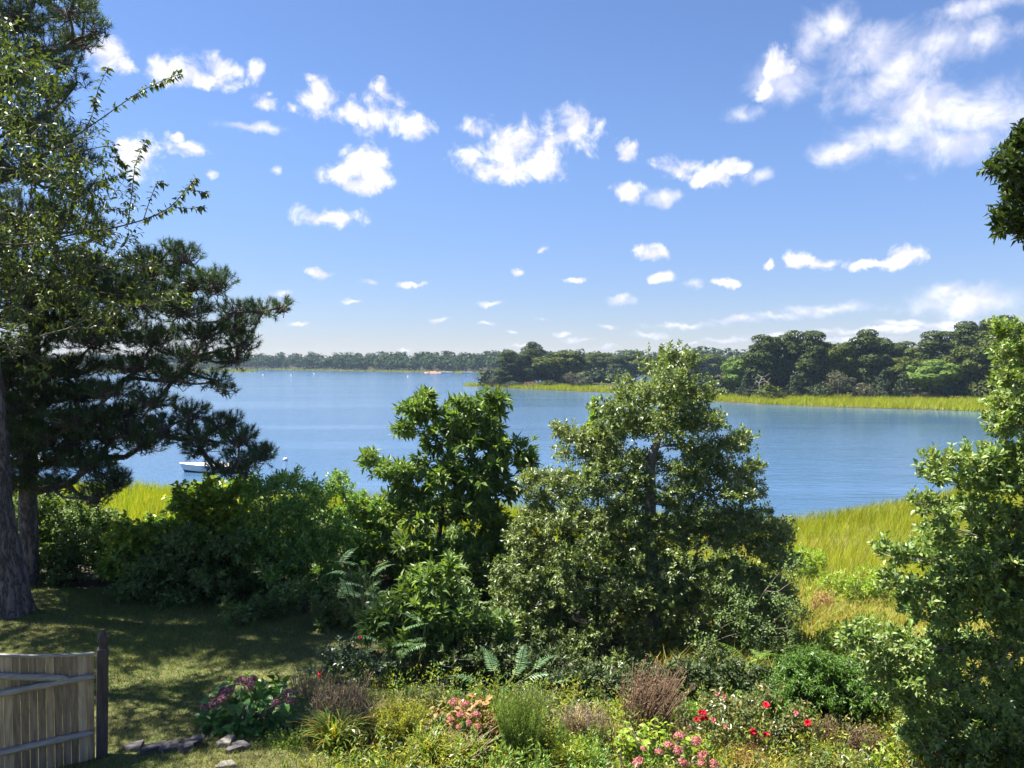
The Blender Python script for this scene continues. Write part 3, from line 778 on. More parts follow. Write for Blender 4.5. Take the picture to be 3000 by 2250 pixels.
def place_mid(kind, px, top, base, wpx, d, label, cat='tree', name=None, group=None, rz=None):
    (tm, cm), h0, w0 = MID[kind]
    x = at(px, base, d)[0]; z = gz(x, d)
    h = at(px, top, d)[2] - z
    w = wpx * mpp(d) * (1.0 if 'bush' in kind else 1.22)
    nm = name or {'oak': 'oak_tree', 'pin': 'pitch_pine', 'ced': 'cedar_tree', 'bri': 'leafy_tree', 'gre': 'shrub', 'dar': 'shrub', 'bro': 'shrub'}[kind[:3]]
    r = thing(nm, label, cat, (x, d, z), group, rz if rz is not None else (px * 0.37) % 6.28)
    r.scale = (w / w0, w / w0, h / h0)
    link('trunk', tm, r); link('crown', cm, r)
    return r
PT = 'trees on the marshy point'
for a in (
    ('bright0', 2168, 1032, 1150, 92, 186, 'yellow-green round tree at the left end of the marshy point'),
    ('pine0', 2243, 993, 1155, 105, 182, 'first tall pine from the left tip of the marshy point'),
    ('pine1', 2312, 985, 1158, 100, 184, 'second tall pine from the left tip of the marshy point'),
    ('pine2', 2380, 982, 1160, 105, 180, 'third tall pine from the left tip of the marshy point'),
    ('oak0', 2452, 992, 1160, 115, 180, 'tall oak between the pines in the middle of the point'),
    ('pine3', 2535, 982, 1160, 105, 178, 'flat-topped pine just right of the tall oak on the point'),
    ('pine1', 2590, 1003, 1160, 80, 184, 'slim dark pine behind the two brownish cedars on the point'),
    ('pine0', 2642, 1010, 1160, 100, 190, 'lower pine at the dip in the skyline of the point'),
    ('oak1', 2703, 1013, 1160, 100, 186, 'olive oak rising behind the bright green round tree'),
    ('oak2', 2655, 1042, 1162, 115, 174, 'pale green oak between the cedars and the bright green round tree'),
    ('pine2', 2757, 982, 1160, 115, 178, 'broad pine where the skyline of the point climbs to the right'),
    ('pine3', 2832, 960, 1160, 110, 174, 'tall layered pine on the high right part of the point'),
    ('pine0', 2890, 950, 1160, 95, 172, 'second highest pine of the point near the right edge'),
    ('pine1', 2945, 944, 1160, 95, 170, 'highest pine of the point near the right edge'),
    ('oak1', 2915, 985, 1160, 130, 163, 'yellow-olive oak below the two highest pines of the point'),
    ('bright1', 2726, 1048, 1162, 128, 166, 'bright green round tree standing at the marsh edge of the point'),
    ('oak0', 2828, 1003, 1162, 110, 166, 'green oak right of the bright green round tree'),
    ('cedar0', 2330, 1083, 1160, 52, 172, 'dark pointed cedar in front of the tall pines'),
    ('grey0', 2456, 1083, 1162, 70, 168, 'grey-green small tree at the marsh edge below the tall oak'),
    ('cedar1', 2588, 1085, 1162, 54, 167, 'left of the two brownish cedars at the marsh edge'),
    ('cedar0', 2646, 1083, 1163, 48, 167, 'right of the two brownish cedars at the marsh edge'),
    ('greybush', 2535, 1112, 1163, 80, 167, 'wide grey-green bush left of the brownish cedars'),
    ('greenbush', 2250, 1118, 1164, 92, 170, 'rounded green bush at the marsh edge under the first pine'),
    ('cedar1', 2183, 1098, 1155, 40, 176, 'small dark cedar under the yellow-green tree on the point'),
    ('darkbush', 2400, 1118, 1164, 80, 172, 'dark bush in the shade of the third pine'),
    ('darkbush', 2800, 1115, 1166, 100, 164, 'dark bush under the green oak on the point'),
    ('greenbush', 2880, 1110, 1166, 100, 160, 'green bush at the right end of the marsh edge'),
    ('oak2', 3000, 975, 1165, 150, 156, 'oak behind the near holly at the right edge'),
    ('pine2', 3070, 950, 1165, 120, 160, 'pine beyond the right edge of the near holly'),
    ):
    place_mid(*a[:6], a[6], 'shrub' if 'bush' in a[0] else 'tree', None, PT)
for a in (
    ('greybush', 1447, 1096, 1126, 34, 262, 'small pale bush at the left tip of the island trees'),
    ('pine2', 1490, 1035, 1128, 74, 262, 'dark pine at the left end of the island trees'),
    ('pine1', 1550, 1030, 1128, 72, 264, 'pine in the middle of the island trees'),
    ('pine3', 1564, 1012, 1128, 62, 275, 'tallest thin tree poking above the island'),
    ('oak0', 1645, 1022, 1130, 128, 258, 'broad dark oak at the right of the island trees'),
    ('oak2', 1595, 1040, 1130, 90, 268, 'oak between the pine and the broad dark oak on the island'),
    ('grey0', 1674, 1088, 1132, 46, 248, 'small grey leafless-looking tree before the broad island oak'),
    ('greybush', 1716, 1100, 1133, 52, 246, 'low grey bush right of the broad island oak'),
    ('brownbush', 1555, 1114, 1132, 60, 252, 'low reddish-brown bush under the island pines'),
    ('greenbush', 1610, 1112, 1132, 60, 252, 'low green bush under the broad island oak'),
    ('darkbush', 1500, 1112, 1130, 60, 256, 'low dark bush under the dark pine of the island'),
    ):
    place_mid(*a[:6], a[6], 'shrub' if 'bush' in a[0] else 'tree', None, 'trees on the island')
for a in (
    ('oak1', 1745, 1030, 1110, 90, 330, 'oak behind the island, left of the big holly top'),
    ('pine0', 1812, 1046, 1112, 60, 320, 'pine behind the island beside the big holly top'),
    ('oak0', 2078, 1031, 1104, 118, 330, 'big round oak just right of the big holly top'),
    ('brownbush', 2118, 1088, 1116, 50, 260, 'brown bare shrub left of the yellow-green point tree'),
    ('oak2', 1860, 1035, 1108, 100, 335, 'oak hidden mostly behind the big holly top'),
    ('pine3', 1960, 1035, 1108, 90, 335, 'pine hidden mostly behind the big holly top'),
    ):
    place_mid(*a[:6], a[6], 'shrub' if 'bush' in a[0] else 'tree', None, 'trees behind the island')

def build_dead_tree():
    rng = np.random.default_rng(5)
    b = gd(2226, 171); g = Geo()
    tr = spline([(0, 0, -0.2), (0.2, 0, 1.6), (-0.1, 0.1, 3.4), (0.5, 0, 5.0)], 8)
    sweep(g, tr, np.linspace(0.16, 0.05, 8), 6)
    A = np.array([(rng.uniform(-3, 3), rng.uniform(-1, 1), rng.uniform(1.8, 6.0)) for _ in range(26)])
    tubes(g, *skeleton(tr, np.linspace(0.16, 0.05, 8), A, rng, 0.7, 0.03), k=5)
    r = thing('dead_tree', 'bare pale dead tree among the first pines of the point', 'tree', b)
    link('trunk', g.mesh('trunk', [M['dead_wood']]), r)
build_dead_tree()

# far shore: front row of single trees, the wood behind as one mass
def far_unit(seed):
    rng = np.random.default_rng(seed)
    puffs = []
    for i in range(15):
        v = rdir(rng, 1)[0]; t = rng.uniform(0.5, 0.85)
        r = rng.uniform(0.15, 0.24)
        puffs.append((np.array([v[0] * 0.5 * t, v[1] * 0.5 * t, 0.52 + v[2] * 0.42 * t]), (r, r, r * 0.8)))
    puffs.append((np.array([0, 0, 0.45]), (0.36, 0.36, 0.4)))
    return puff_crown(rng, puffs, 520, 0.13, jitter=0.25)
FARU = [far_unit(s) for s in (61, 62, 63, 64, 65)]
FARM = [g.mesh('far tree', [M['far_leaf']]) for g in FARU]
def along(poly, step):
    out = []
    for a, b in zip(poly[:-1], poly[1:]):
        a = np.array(a, float); b = np.array(b, float); L = np.linalg.norm(b - a); n = int(L / step)
        nv = np.array([-(b - a)[1], (b - a)[0]]) / L
        for i in range(max(n, 1)): out.append((a + (b - a) * (i + 0.5) / max(n, 1), nv))
    return out
def build_far():
    rng = np.random.default_rng(7)
    shore = [(-300, 762), (-220, 735), (-120, 640), (-40, 562), (20, 510), (90, 450), (150, 440), (175, 437)]
    for p, nv in along(shore, 8.0):
        q = p + nv * rng.uniform(9, 15) + rng.normal(size=2) * 1.2
        px = 1500 + F * q[0] / q[1]
        if 1225 < px < 1305 : q = q + nv * 8
        o = link('shore_tree', None); link('crown', FARM[rng.integers(5)], o)
        h = rng.uniform(9.5, 14); w = h * rng.uniform(0.9, 1.25)
        o.location = (q[0], q[1], gz(q[0], q[1]) - 0.6); o.scale = (w, w, h); o.rotation_euler = (0, 0, rng.uniform(0, 6.28))
        tag(o, 'round-crowned tree in the front row of the wooded far shore', 'tree', 'front row of trees along the far shore')
    # the wood behind
    V0 = [np.concatenate(g.V) for g in FARU]; T0 = [np.concatenate(g.T) for g in FARU]
    g = Geo()
    shore2 = [(-620, 800), (-330, 772), (-220, 735), (-120, 640), (-40, 562), (20, 510), (90, 450), (150, 440), (300, 425), (420, 420)]
    for row, off in enumerate((26, 46, 72)):
        for p, nv in along(shore2, 11.0 + row * 2):
            q = p + nv * (off + rng.normal() * 4) + rng.normal(size=2) * 2
            k = rng.integers(5); h = rng.uniform(11, 15.5); w = h * rng.uniform(0.85, 1.2); a = rng.uniform(0, 6.28)
            V = V0[k] * np.array([w, w, h]); c, s = math.cos(a), math.sin(a)
            V = np.stack([V[:, 0] * c - V[:, 1] * s, V[:, 0] * s + V[:, 1] * c, V[:, 2]], 1)
            sel = slice(0, None) if row < 2 else slice(0, None, 2)
            g.add(V + np.array([q[0], q[1], gz(*q) - 0.5]), T0[k][sel] if row < 2 else T0[k])
    tag(link('wood', g.mesh('wood', [M['far_leaf']])), 'dense wood covering the hill behind the far shore', 'wood', None, 'stuff')
    # trees of the low spit on the left
    g = Geo()
    for i in range(30):
        x = rng.uniform(-420, -206); y = 598 + (-206 - x) * 0.08 + rng.uniform(0, 22)
        k = rng.integers(5); h = rng.uniform(5, 8) * (0.5 if x > -225 else 1); w = h * 1.4
        g.add(V0[k] * np.array([w, w, h]) + np.array([x, y, gz(x, y) - 0.4]), T0[k])
    tag(link('spit_scrub', g.mesh('scrub', [M['mid_oak']])), 'low grey-green scrub on the spit beyond the pine branches', 'scrub', None, 'stuff')
    # undergrowth closing the view under the point and island trees
    g = Geo(); bt, bc = bush(70, 2.5, 4.0, 0.55, 40)
    V1 = np.concatenate(bc.V); T1 = np.concatenate(bc.T)
    for i in range(100):
        if i < 70: x = rng.uniform(47, 150); y = rng.uniform(184, 215) - max(0, x - 60) * 0.28
        else: x = rng.uniform(-8, 40); y = rng.uniform(266, 285)
        s = rng.uniform(1.5, 2.6); a = rng.uniform(0, 6.28); c, q = math.cos(a), math.sin(a)
        V = np.stack([V1[:, 0] * c - V1[:, 1] * q, V1[:, 0] * q + V1[:, 1] * c, V1[:, 2]], 1) * s
        g.add(V + np.array([x, y, gz(x, y)]), T1)
    tag(link('undergrowth', g.mesh('undergrowth', [M['mid_cedar']])), 'dark undergrowth beneath the trees of point and island', 'undergrowth', None, 'stuff')
build_far()

# ------------------------------------------------------------------ grasses
def blades(g, P, h, w, rng, lean=0.35, two=False, m=0, wind=(0.12, -0.05)):
    n = len(P)
    a = rng.uniform(0, 6.283, n); side = np.stack([np.cos(a), np.sin(a), 0 * a], 1)
    hh = h * rng.uniform(0.6, 1.25, n) * (0.7 + 0.6 * vnoise(P[:, 0], P[:, 1], 0.9, 21))
    off = rng.normal(size=(n, 3)) * lean * np.array([1, 1, 0]) + np.array([wind[0], wind[1], 0])
    tip = P + (np.array([0, 0, 1.0]) + off) * hh[:, None]
    ww = (w * rng.uniform(0.7, 1.3, n))[:, None] * 0.5
    if not two:
        V = np.stack([P - side * ww, P + side * ww, tip], 1).reshape(-1, 3)
        g.add(V, np.arange(3 * n).reshape(-1, 3), m)
    else:
        mid = P + (np.array([0, 0, 1.0]) + off * 0.35) * hh[:, None] * 0.55
        V = np.stack([P - side * ww, P + side * ww, mid + side * ww * 0.8, mid - side * ww * 0.8, tip], 1).reshape(-1, 3)
        k = (np.arange(n) * 5)[:, None]
        g.add(V, np.concatenate([k + np.array([q]) for q in ([0, 1, 2], [0, 2, 3], [3, 2, 4])]), m)
def scatter(rng, n, x0, x1, y0, y1, ok=None):
    x = rng.uniform(x0, x1, n); y = rng.uniform(y0, y1, n)
    z = ground(x, y)
    P = np.stack([x, y, z - 0.01], 1)
    if ok is not None: P = P[ok(x, y, z)]
    return P
def vnoise(x, y, s, seed=0):
    """cheap smooth noise 0..1"""
    v = 0
    r = np.random.default_rng(seed)
    for k in range(5):
        a = r.uniform(0, 6.28); f = s * r.uniform(0.6, 1.8)
        v = v + np.sin((x * math.cos(a) + y * math.sin(a)) * f + r.uniform(0, 6.28))
    return 0.5 + v / 7.0
def build_grass():
    rng = np.random.default_rng(17)
    # lawn
    g = Geo()
    P = scatter(rng, 285000, -13, 0.2, 6.8, 17.0, lambda x, y, z: (y < 16.2 + 0.2 * np.sin(x * 3) - np.maximum(0, x + 5.5) * 0.75) & (x < -0.6 - 0.25 * (y - 8) + 1.4) & (rng.random(len(x)) < 0.35 + 0.65 * vnoise(x, y, 1.3, 3)))
    blades(g, P, 0.055, 0.011, rng, 0.55)
    tag(link('lawn_grass', g.mesh('lawn grass', [M['lawn_blade']])), 'short worn lawn grass in the shade of the pines', 'lawn', None, 'stuff')
    # near marsh, right
    g = Geo()
    P = scatter(rng, 95000, 5, 40, 27, 55, lambda x, y, z: (z > 0.05) & (poly_sdf(np.stack([x, y], 1), MAIN) > 0.15) & (rng.random(len(x)) < 0.4 + 0.6 * vnoise(x, y, 0.8, 5)))
    blades(g, P, 0.55, 0.028, rng, 0.3, False)
    tag(link('marsh_grass', g.mesh('marsh grass', [M['marsh_blade']])), 'yellow-green marsh meadow between the big holly and the near right holly', 'marsh grass', None, 'stuff')
    g = Geo()
    P = scatter(rng, 60000, 5, 40, 36, 56, lambda x, y, z: (lambda s: (s > -0.5) & (s < 3.2) & (rng.random(len(x)) < 0.25 + 0.75 * vnoise(x, y, 0.9, 6)))(poly_sdf(np.stack([x, y], 1), MAIN)))
    blades(g, P, 0.7, 0.028, rng, 0.2, True)
    tag(link('cordgrass', g.mesh('cordgrass', [M['marsh_tall']])), 'taller cordgrass fringe at the waterline on the right', 'marsh grass', None, 'stuff')
    # near marsh, left and middle
    g = Geo()
    P = scatter(rng, 110000, -52, 5, 30, 62, lambda x, y, z: (poly_sdf(np.stack([x, y], 1), MAIN) > -0.3) & (z < 1.6) & (rng.random(len(x)) < 0.5 + 0.5 * vnoise(x, y, 0.7, 8)))
    blades(g, P, 0.8, 0.045, rng, 0.22, False)
    tag(link('marsh_grass', g.mesh('marsh grass', [M['marsh_blade']])), 'bright marsh grass seen under the pine branches on the left', 'marsh grass', None, 'stuff')
    # rough slope on the right
    g = Geo()
    P = scatter(rng, 48000, 0.5, 14, 10.5, 29, lambda x, y, z: (x > 2.2 + 0.02 * y) & (rng.random(len(x)) < 0.3 + 0.7 * vnoise(x, y, 1.1, 9)))
    blades(g, P, 0.34, 0.02, rng, 0.5, True)
    tag(link('rough_grass', g.mesh('rough grass', [M['rough_blade']])), 'rough yellow grass on the slope beside the near right holly', 'grass', None, 'stuff')
    # marsh of the point and the island, far shore fringe
    g = Geo()
    P = scatter(rng, 90000, 38, 125, 122, 185, lambda x, y, z: (lambda s: (s > 0.5 + 1.2 * vnoise(x, y, 0.5, 2)) & (s < 26) & (y < 186) & (rng.random(len(x)) < 0.15 + 1.0 * vnoise(x, y, 0.4, 10)))(poly_sdf(np.stack([x, y], 1), POINT)))
    blades(g, P, 0.95, 0.14, rng, 0.3)
    tag(link('marsh_grass', g.mesh('marsh grass', [M['marsh_blade']])), 'golden-green marsh band in front of the wooded point', 'marsh grass', None, 'stuff')
    g = Geo()
    P = scatter(rng, 60000, -22, 64, 195, 285, lambda x, y, z: (lambda s: (s > 0.5 + 1.2 * vnoise(x, y, 0.4, 2)) & (s < 17) & (rng.random(len(x)) < 0.2 + vnoise(x, y, 0.3, 13)))(poly_sdf(np.stack([x, y], 1), ISLAND)))
    blades(g, P, 1.1, 0.2, rng, 0.25)
    tag(link('marsh_grass', g.mesh('marsh grass', [M['marsh_blade']])), 'narrow marsh spit in front of the island trees', 'marsh grass', None, 'stuff')
    g = Geo()
    P = scatter(rng, 150000, -420, 160, 430, 790, lambda x, y, z: (lambda s, t: ((s > -0.5) & (s < 7)) | ((t > -0.5) & (t < 9)))(poly_sdf(np.stack([x, y], 1), FAR), poly_sdf(np.stack([x, y], 1), SPIT)))
    blades(g, P, 1.0, 0.9, rng, 0.2)
    tag(link('marsh_fringe', g.mesh('marsh fringe', [M['marsh_tall']])), 'thin pale marsh line along the foot of the far shore', 'marsh grass', None, 'stuff')
build_grass()

# ------------------------------------------------------------------ near conifers
def pine_tufts(g, A, O, rng, nn=42, L=0.125, w=0.0095, up=0.7, shoot=0.13):
    n = len(A)
    d = nrm(O * 0.65 + np.array([0, 0, up]) + rng.normal(size=(n, 3)) * 0.35)
    t = rng.random((n, nn))
    B = A[:, None] + d[:, None] * (t * shoot)[..., None]
    D = nrm(d[:, None] * (0.55 + 0.5 * t[..., None]) + rng.normal(size=(n, nn, 3)) * 0.62)
    ln = L * rng.uniform(0.7, 1.2, (n, nn))
    S = nrm(np.cross(D, rng.normal(size=(n, nn, 3)))) * w
    V = np.stack([B - S * 0.5, B + S * 0.5, B + D * ln[..., None]], 2).reshape(-1, 3)
    g.add(V, np.arange(len(V)).reshape(-1, 3))
def build_pine(name, label, trunk_ctrl, trunk_r, lobes, d, dens, seed, extra=(), nn=44, depth=(0.0,)):
    """trunk_ctrl: (px, py, depth) points, trunk_r in metres"""
    rng = np.random.default_rng(seed)
    tr = spline([at(*c) for c in trunk_ctrl], 46)
    base = tr[0].copy(); base[2] = gz(base[0], base[1])
    rr = np.interp(np.linspace(0, 1, 46), np.linspace(0, 1, len(trunk_r)), trunk_r)
    gt = Geo(); sweep(gt, tr, rr, 22, 0, 0.05, rng)
    L2 = []
    for l in lobes:
        for s in depth:
            L2.append((l[0], l[1], l[2], l[3], s * rng.uniform(0.7, 1.3) + rng.normal() * 0.25 + (l[4] if len(l) > 4 else 0)))
    wl = lobes_to_world(L2, d) + list(extra)
    # limbs aim at the middle of every lobe, shoots at every tuft
    A, O = lobe_points(wl, dens, rng, 3.0, 0.45)
    C = np.array([c for c, r in wl])
    lim = skeleton(tr, rr, C, rng, 0.4, 0.022, 2.4, -0.12)
    tubes(gt, *lim, k=7)
    # fine branching from limb ends to the tufts
    P0 = np.repeat(C, [max(1, 1)] * len(C), 0)
    near = np.argmin(((A[:, None] - C[None]) ** 2).sum(2), 1)
    mid = C[near] * 0.45 + A * 0.55 + rng.normal(size=A.shape) * 0.05 - np.array([0, 0, 0.06])
    start = C[near] + rng.normal(size=A.shape) * 0.06
    tubes(gt, start, mid, np.full(len(A), 0.012), np.full(len(A), 0.008), 3)
    tubes(gt, mid, A, np.full(len(A), 0.008), np.full(len(A), 0.005), 3)
    gc = Geo(); pine_tufts(gc, A, O, rng, nn)
    root = finish_tree(name, label, 'tree', base, gt, gc, M['pine_bark'], M['pine_needle'], 'needles')
    return root
build_pine('black_pine', 'big pine with the thick furrowed trunk at the left edge of the lawn',
    [(32, 1838, 13.7), (22, 1760, 13.7), (8, 1640, 13.7), (-14, 1520, 13.7), (-24, 1380, 13.75), (-40, 1150, 13.8), (-70, 850, 13.9), (-60, 500, 14.0), (-30, 150, 14.1), (-40, -250, 14.1)],
    [0.46, 0.38, 0.33, 0.30, 0.285, 0.27, 0.25, 0.22, 0.16, 0.05],
    [(60, 60, 120, 60), (200, 40, 90, 45), (280, 95, 40, 30), (240, 130, 50, 35), (120, 150, 110, 50), (180, 190, 60, 35), (30, 230, 90, 60), (150, 270, 60, 40), (225, 245, 25, 20),
     (60, 360, 110, 70), (170, 400, 80, 50), (220, 470, 50, 40), (100, 500, 120, 70), (230, 560, 60, 40), (60, 650, 120, 80), (200, 640, 90, 50), (290, 690, 50, 35),
     (-60, 100, 140, 90), (-150, 300, 140, 90), (-130, 520, 150, 90), (-100, 760, 150, 90), (60, 800, 120, 80), (-60, -60, 160, 90), (100, -60, 130, 70), (-40, 950, 130, 60), (-180, 1000, 130, 70),
     (-240, 760, 120, 80), (-40, -180, 110, 60), (250, 20, 50, 30),
     (-300, 300, 150, 80), (-330, 560, 150, 80), (-420, 760, 140, 80), (-360, 980, 140, 70), (-220, 40, 150, 80), (-480, 450, 130, 80), (-520, 980, 120, 60), (-120, 1080, 110, 50), (-560, 700, 120, 70)],
    14.0, 70, 101, depth=(-0.9, 0.8))
build_pine('black_pine', 'spreading pine whose long low branches reach out over the water view',
    [(85, 1745, 16.2), (84, 1600, 16.2), (82, 1450, 16.2), (86, 1300, 16.2), (92, 1150, 16.2), (100, 980, 16.2), (130, 850, 16.2), (180, 740, 16.2)],
    [0.21, 0.18, 0.17, 0.165, 0.15, 0.13, 0.09, 0.04],
    [(440, 790, 75, 50), (540, 760, 45, 35), (500, 730, 25, 15), (560, 840, 85, 48), (640, 835, 42, 40), (400, 880, 120, 60), (530, 915, 90, 40), (690, 915, 55, 26), (770, 912, 48, 22), (825, 900, 20, 20),
     (700, 960, 55, 30), (600, 985, 90, 30), (715, 1010, 38, 28), (690, 1055, 45, 26), (570, 1045, 80, 28), (450, 1000, 90, 40), (330, 860, 90, 60), (250, 800, 90, 60),
     (625, 1115, 45, 18), (660, 1150, 30, 14), (510, 1110, 80, 26), (400, 1080, 80, 36), (280, 1000, 110, 50), (150, 950, 110, 60), (60, 1050, 90, 60), (200, 1090, 110, 40), (330, 1150, 90, 26), (450, 1180, 70, 24),
     (560, 1215, 55, 26), (640, 1250, 45, 30), (680, 1235, 25, 18), (700, 1290, 50, 34), (590, 1285, 80, 28), (480, 1260, 90, 34), (765, 1340, 36, 28), (700, 1352, 50, 26), (625, 1372, 30, 14), (665, 1385, 36, 16), (590, 1318, 60, 16), (420, 1305, 80, 26),
     (320, 1290, 90, 38), (220, 1230, 90, 36), (120, 1180, 110, 44), (30, 1200, 90, 50), (260, 1370, 80, 46), (330, 1420, 60, 38), (170, 1340, 80, 40), (60, 1320, 80, 40), (280, 1460, 50, 24), (150, 1430, 60, 26), (20, 1430, 60, 30),
     (200, 880, 110, 60), (90, 880, 110, 70), (330, 960, 90, 40), (-60, 1150, 110, 60), (-80, 1350, 90, 50), (780, 1330, 25, 18), (720, 1385, 40, 18), (150, 1270, 120, 40), (300, 1230, 90, 30), (40, 1260, 90, 40), (380, 1210, 70, 24), (240, 1160, 100, 36), (120, 1110, 100, 44), (20, 1120, 90, 50), (200, 1300, 90, 30), (90, 1380, 80, 34), (380, 1260, 80, 26)],
    15.6, 120, 102, depth=(-0.45, 0.55))

# ------------------------------------------------------------------ cherry reaching in from the left
def add_leaf_parts(root, base, mesh, P, D, N, L, W, idx):
    D_, S_, N_ = frame(D[idx], N[idx])
    for k in range(len(idx)):
        o = bpy.data.objects.new('leaf', mesh); COL.objects.link(o); o.parent = root
        l = L[idx[k]]; w = W[idx[k]]
        m = np.eye(4); m[:3, 0] = S_[k] * w; m[:3, 1] = D_[k] * l; m[:3, 2] = N_[k] * l; m[:3, 3] = P[idx[k]] - base
        o.matrix_basis = Matrix(m.tolist())
def largest(P, D, N, L, W, k=300, lo=(0, 0), hi=(3000, 2250)):
    """the leaves that show largest in the picture"""
    rel = P - np.array([0, 0, CAMZ])
    dep = rel @ FWD; px = 1500 + F * rel[:, 0] / dep; py = 1125 - F * (rel @ UPV) / dep
    d_, s_, n_ = frame(D, N)
    face = np.abs((n_ * nrm(rel)).sum(1)) * L * W / dep ** 2
    bad = (px < lo[0]) | (px > hi[0]) | (py < lo[1]) | (py > hi[1])
    # keep the ones in front: reject leaves with many others just before them
    face = np.where(bad, -1, face * np.exp(-(dep - dep.min()) * 0.6))
    return np.argsort(-face)[:k]
def build_cherry():
    rng = np.random.default_rng(201)
    d = 10.6
    tr = spline([(-8.5, 10.9, 4.4), (-8.45, 10.9, 5.6), (-8.3, 10.8, 7.0), (-8.2, 10.8, 8.6), (-8.0, 10.7, 10.2), (-7.7, 10.6, 11.8), (-7.4, 10.6, 13.0)], 30)
    rr = np.interp(np.linspace(0, 1, 30), [0, 0.1, 1], [0.24, 0.17, 0.03])
    gt = Geo(); sweep(gt, tr, rr, 14, 0, 0.03, rng)
    lobes = [(60, 240, 100, 80), (170, 300, 70, 50), (60, 380, 110, 80), (190, 420, 80, 60), (270, 470, 60, 45), (100, 520, 120, 80), (230, 560, 80, 60), (310, 600, 60, 45), (110, 640, 120, 80), (240, 690, 90, 50), (330, 690, 50, 35),
             (60, 740, 110, 80), (180, 780, 110, 60), (80, 860, 100, 60), (230, 850, 70, 40), (330, 790, 60, 30), (420, 780, 40, 20), (440, 860, 55, 26), (500, 885, 40, 20), (380, 900, 40, 24), (310, 900, 50, 28), (310, 960, 28, 24), (120, 940, 60, 40), (40, 1010, 40, 36), (135, 1070, 22, 26), (250, 930, 30, 24),
             (-60, 300, 110, 90), (-90, 480, 120, 90), (-80, 660, 120, 90), (-70, 850, 100, 80), (-160, 560, 110, 110), (0, 150, 80, 60)]
    L2 = [(a, b, c, e, rng.normal() * 0.35 + s) for (a, b, c, e) in lobes for s in (-0.35, 0.5)]
    # the rest of the crown, spreading over the lawn beyond the left edge
    for (a, b, c, e) in ((-220, 300, 110, 80), (-330, 480, 120, 90), (-360, 700, 120, 80), (-480, 560, 120, 90), (-480, 350, 110, 80), (-230, 820, 100, 60)):
        for s in (-2.8, -2.0, -1.2, -0.3, 0.6, 1.6): L2.append((a, b, c, e, s + rng.normal() * 0.3))
    wl = lobes_to_world(L2, d)
    A, O = lobe_points(wl, 28, rng, 2.2, 0.0, 3, 0.08)
    lim = skeleton(tr, rr, A, rng, 0.3, 0.0042, 2.3, 0.02, 0.55)
    tubes(gt, *lim, k=5)
    tw, P, D, N, L, W = twig_leaves(A, O, rng, 2, 7, 0.26, 0.088, 0.036, up=0.25, out=0.7, rnd=0.6, side=0.75, hang=0.55, nup=0.8)
    tubes(gt, tw[0], tw[1], np.full(len(tw[0]), 0.004), np.full(len(tw[0]), 0.002), 3)
    # long leafy shoots standing out against the sky
    PP, DD, NN, LL, WW = [P], [D], [N], [L], [W]
    def shoot(ctrl, leaves, t0, hang=0.9, dens=1.0, r=0.014, dd=0.0):
        c = spline([at(x, y, d + dd) for x, y in ctrl], 24)
        sweep(gt, c, np.linspace(r, 0.003, 24), 6)
        n = int(leaves * dens)
        t = t0 + (1 - t0) * rng.random(n) ** 0.8
        i = np.clip((t * 23).astype(int), 0, 22)
        p = c[i] + (c[i + 1] - c[i]) * (t * 23 - i)[:, None]
        tan = nrm(c[np.minimum(i + 1, 23)] - c[i])
        sd = nrm(np.cross(tan, rdir(rng, n)))
        PP.append(p); DD.append(nrm(tan * 0.35 + sd * 0.75 + np.array([0, 0, -hang * 0.7]) + rng.normal(size=(n, 3)) * 0.15))
        NN.append(nrm(sd * 0.6 + np.array([0, 0, 0.7]) + rng.normal(size=(n, 3)) * 0.4))
        l = 0.092 * rng.uniform(0.7, 1.25, n); LL.append(l); WW.append(l * 0.4)
    shoot([(-40, 560), (60, 490), (175, 428), (290, 352), (400, 275), (480, 235), (528, 216)], 120, 0.55)
    shoot([(250, 380), (272, 330), (285, 270), (318, 195)], 85, 0.1, r=0.008)
    shoot([(60, 720), (200, 690), (330, 668), (430, 640), (500, 605), (545, 555), (575, 520)], 120, 0.45)
    shoot([(500, 605), (550, 610), (600, 606)], 34, 0.2, r=0.006)
    shoot([(545, 556), (585, 560), (606, 566)], 26, 0.2, r=0.006)
    shoot([(375, 655), (386, 570), (398, 480), (428, 408)], 80, 0.3, r=0.008)
    shoot([(420, 645), (440, 585), (462, 535), (480, 540)], 46, 0.2, r=0.007)
    shoot([(150, 470), (250, 440), (330, 430), (350, 470), (365, 480)], 60, 0.45, r=0.008)
    shoot([(170, 560), (260, 540), (330, 520), (360, 505)], 55, 0.35, r=0.008)
    shoot([(40, 300), (90, 200), (110, 110)], 60, 0.25, r=0.008)
    shoot([(120, 350), (170, 260), (195, 190)], 50, 0.3, r=0.008)
    shoot([(270, 760), (340, 770), (395, 790), (400, 860)], 40, 0.4, r=0.006)
    shoot([(240, 760), (330, 800), (400, 850), (500, 860), (545, 890)], 80, 0.4, r=0.008)
    P = np.concatenate(PP); D = np.concatenate(DD); N = np.concatenate(NN); L = np.concatenate(LL); W = np.concatenate(WW)
    idx = largest(P, D, N, L, W, 300, (0, 60), (620, 1100))
    rest = np.ones(len(P), bool); rest[idx] = False
    gc = Geo(); leaves4(gc, P[rest], D[rest], N[rest], L[rest], W[rest], 0, 0.16, 0.1)
    base = tr[0].copy(); base[2] = gz(base[0], base[1])
    root = finish_tree('cherry_tree', 'cherry tree with long leafy shoots reaching in before the pines', 'tree', base, gt, gc, M['dark_bark'], M['cherry_leaf'], 'crown')
    add_leaf_parts(root, base, leaf_unit('cherry leaf', M['cherry_leaf']), P, D, N, L, W, idx)
build_cherry()

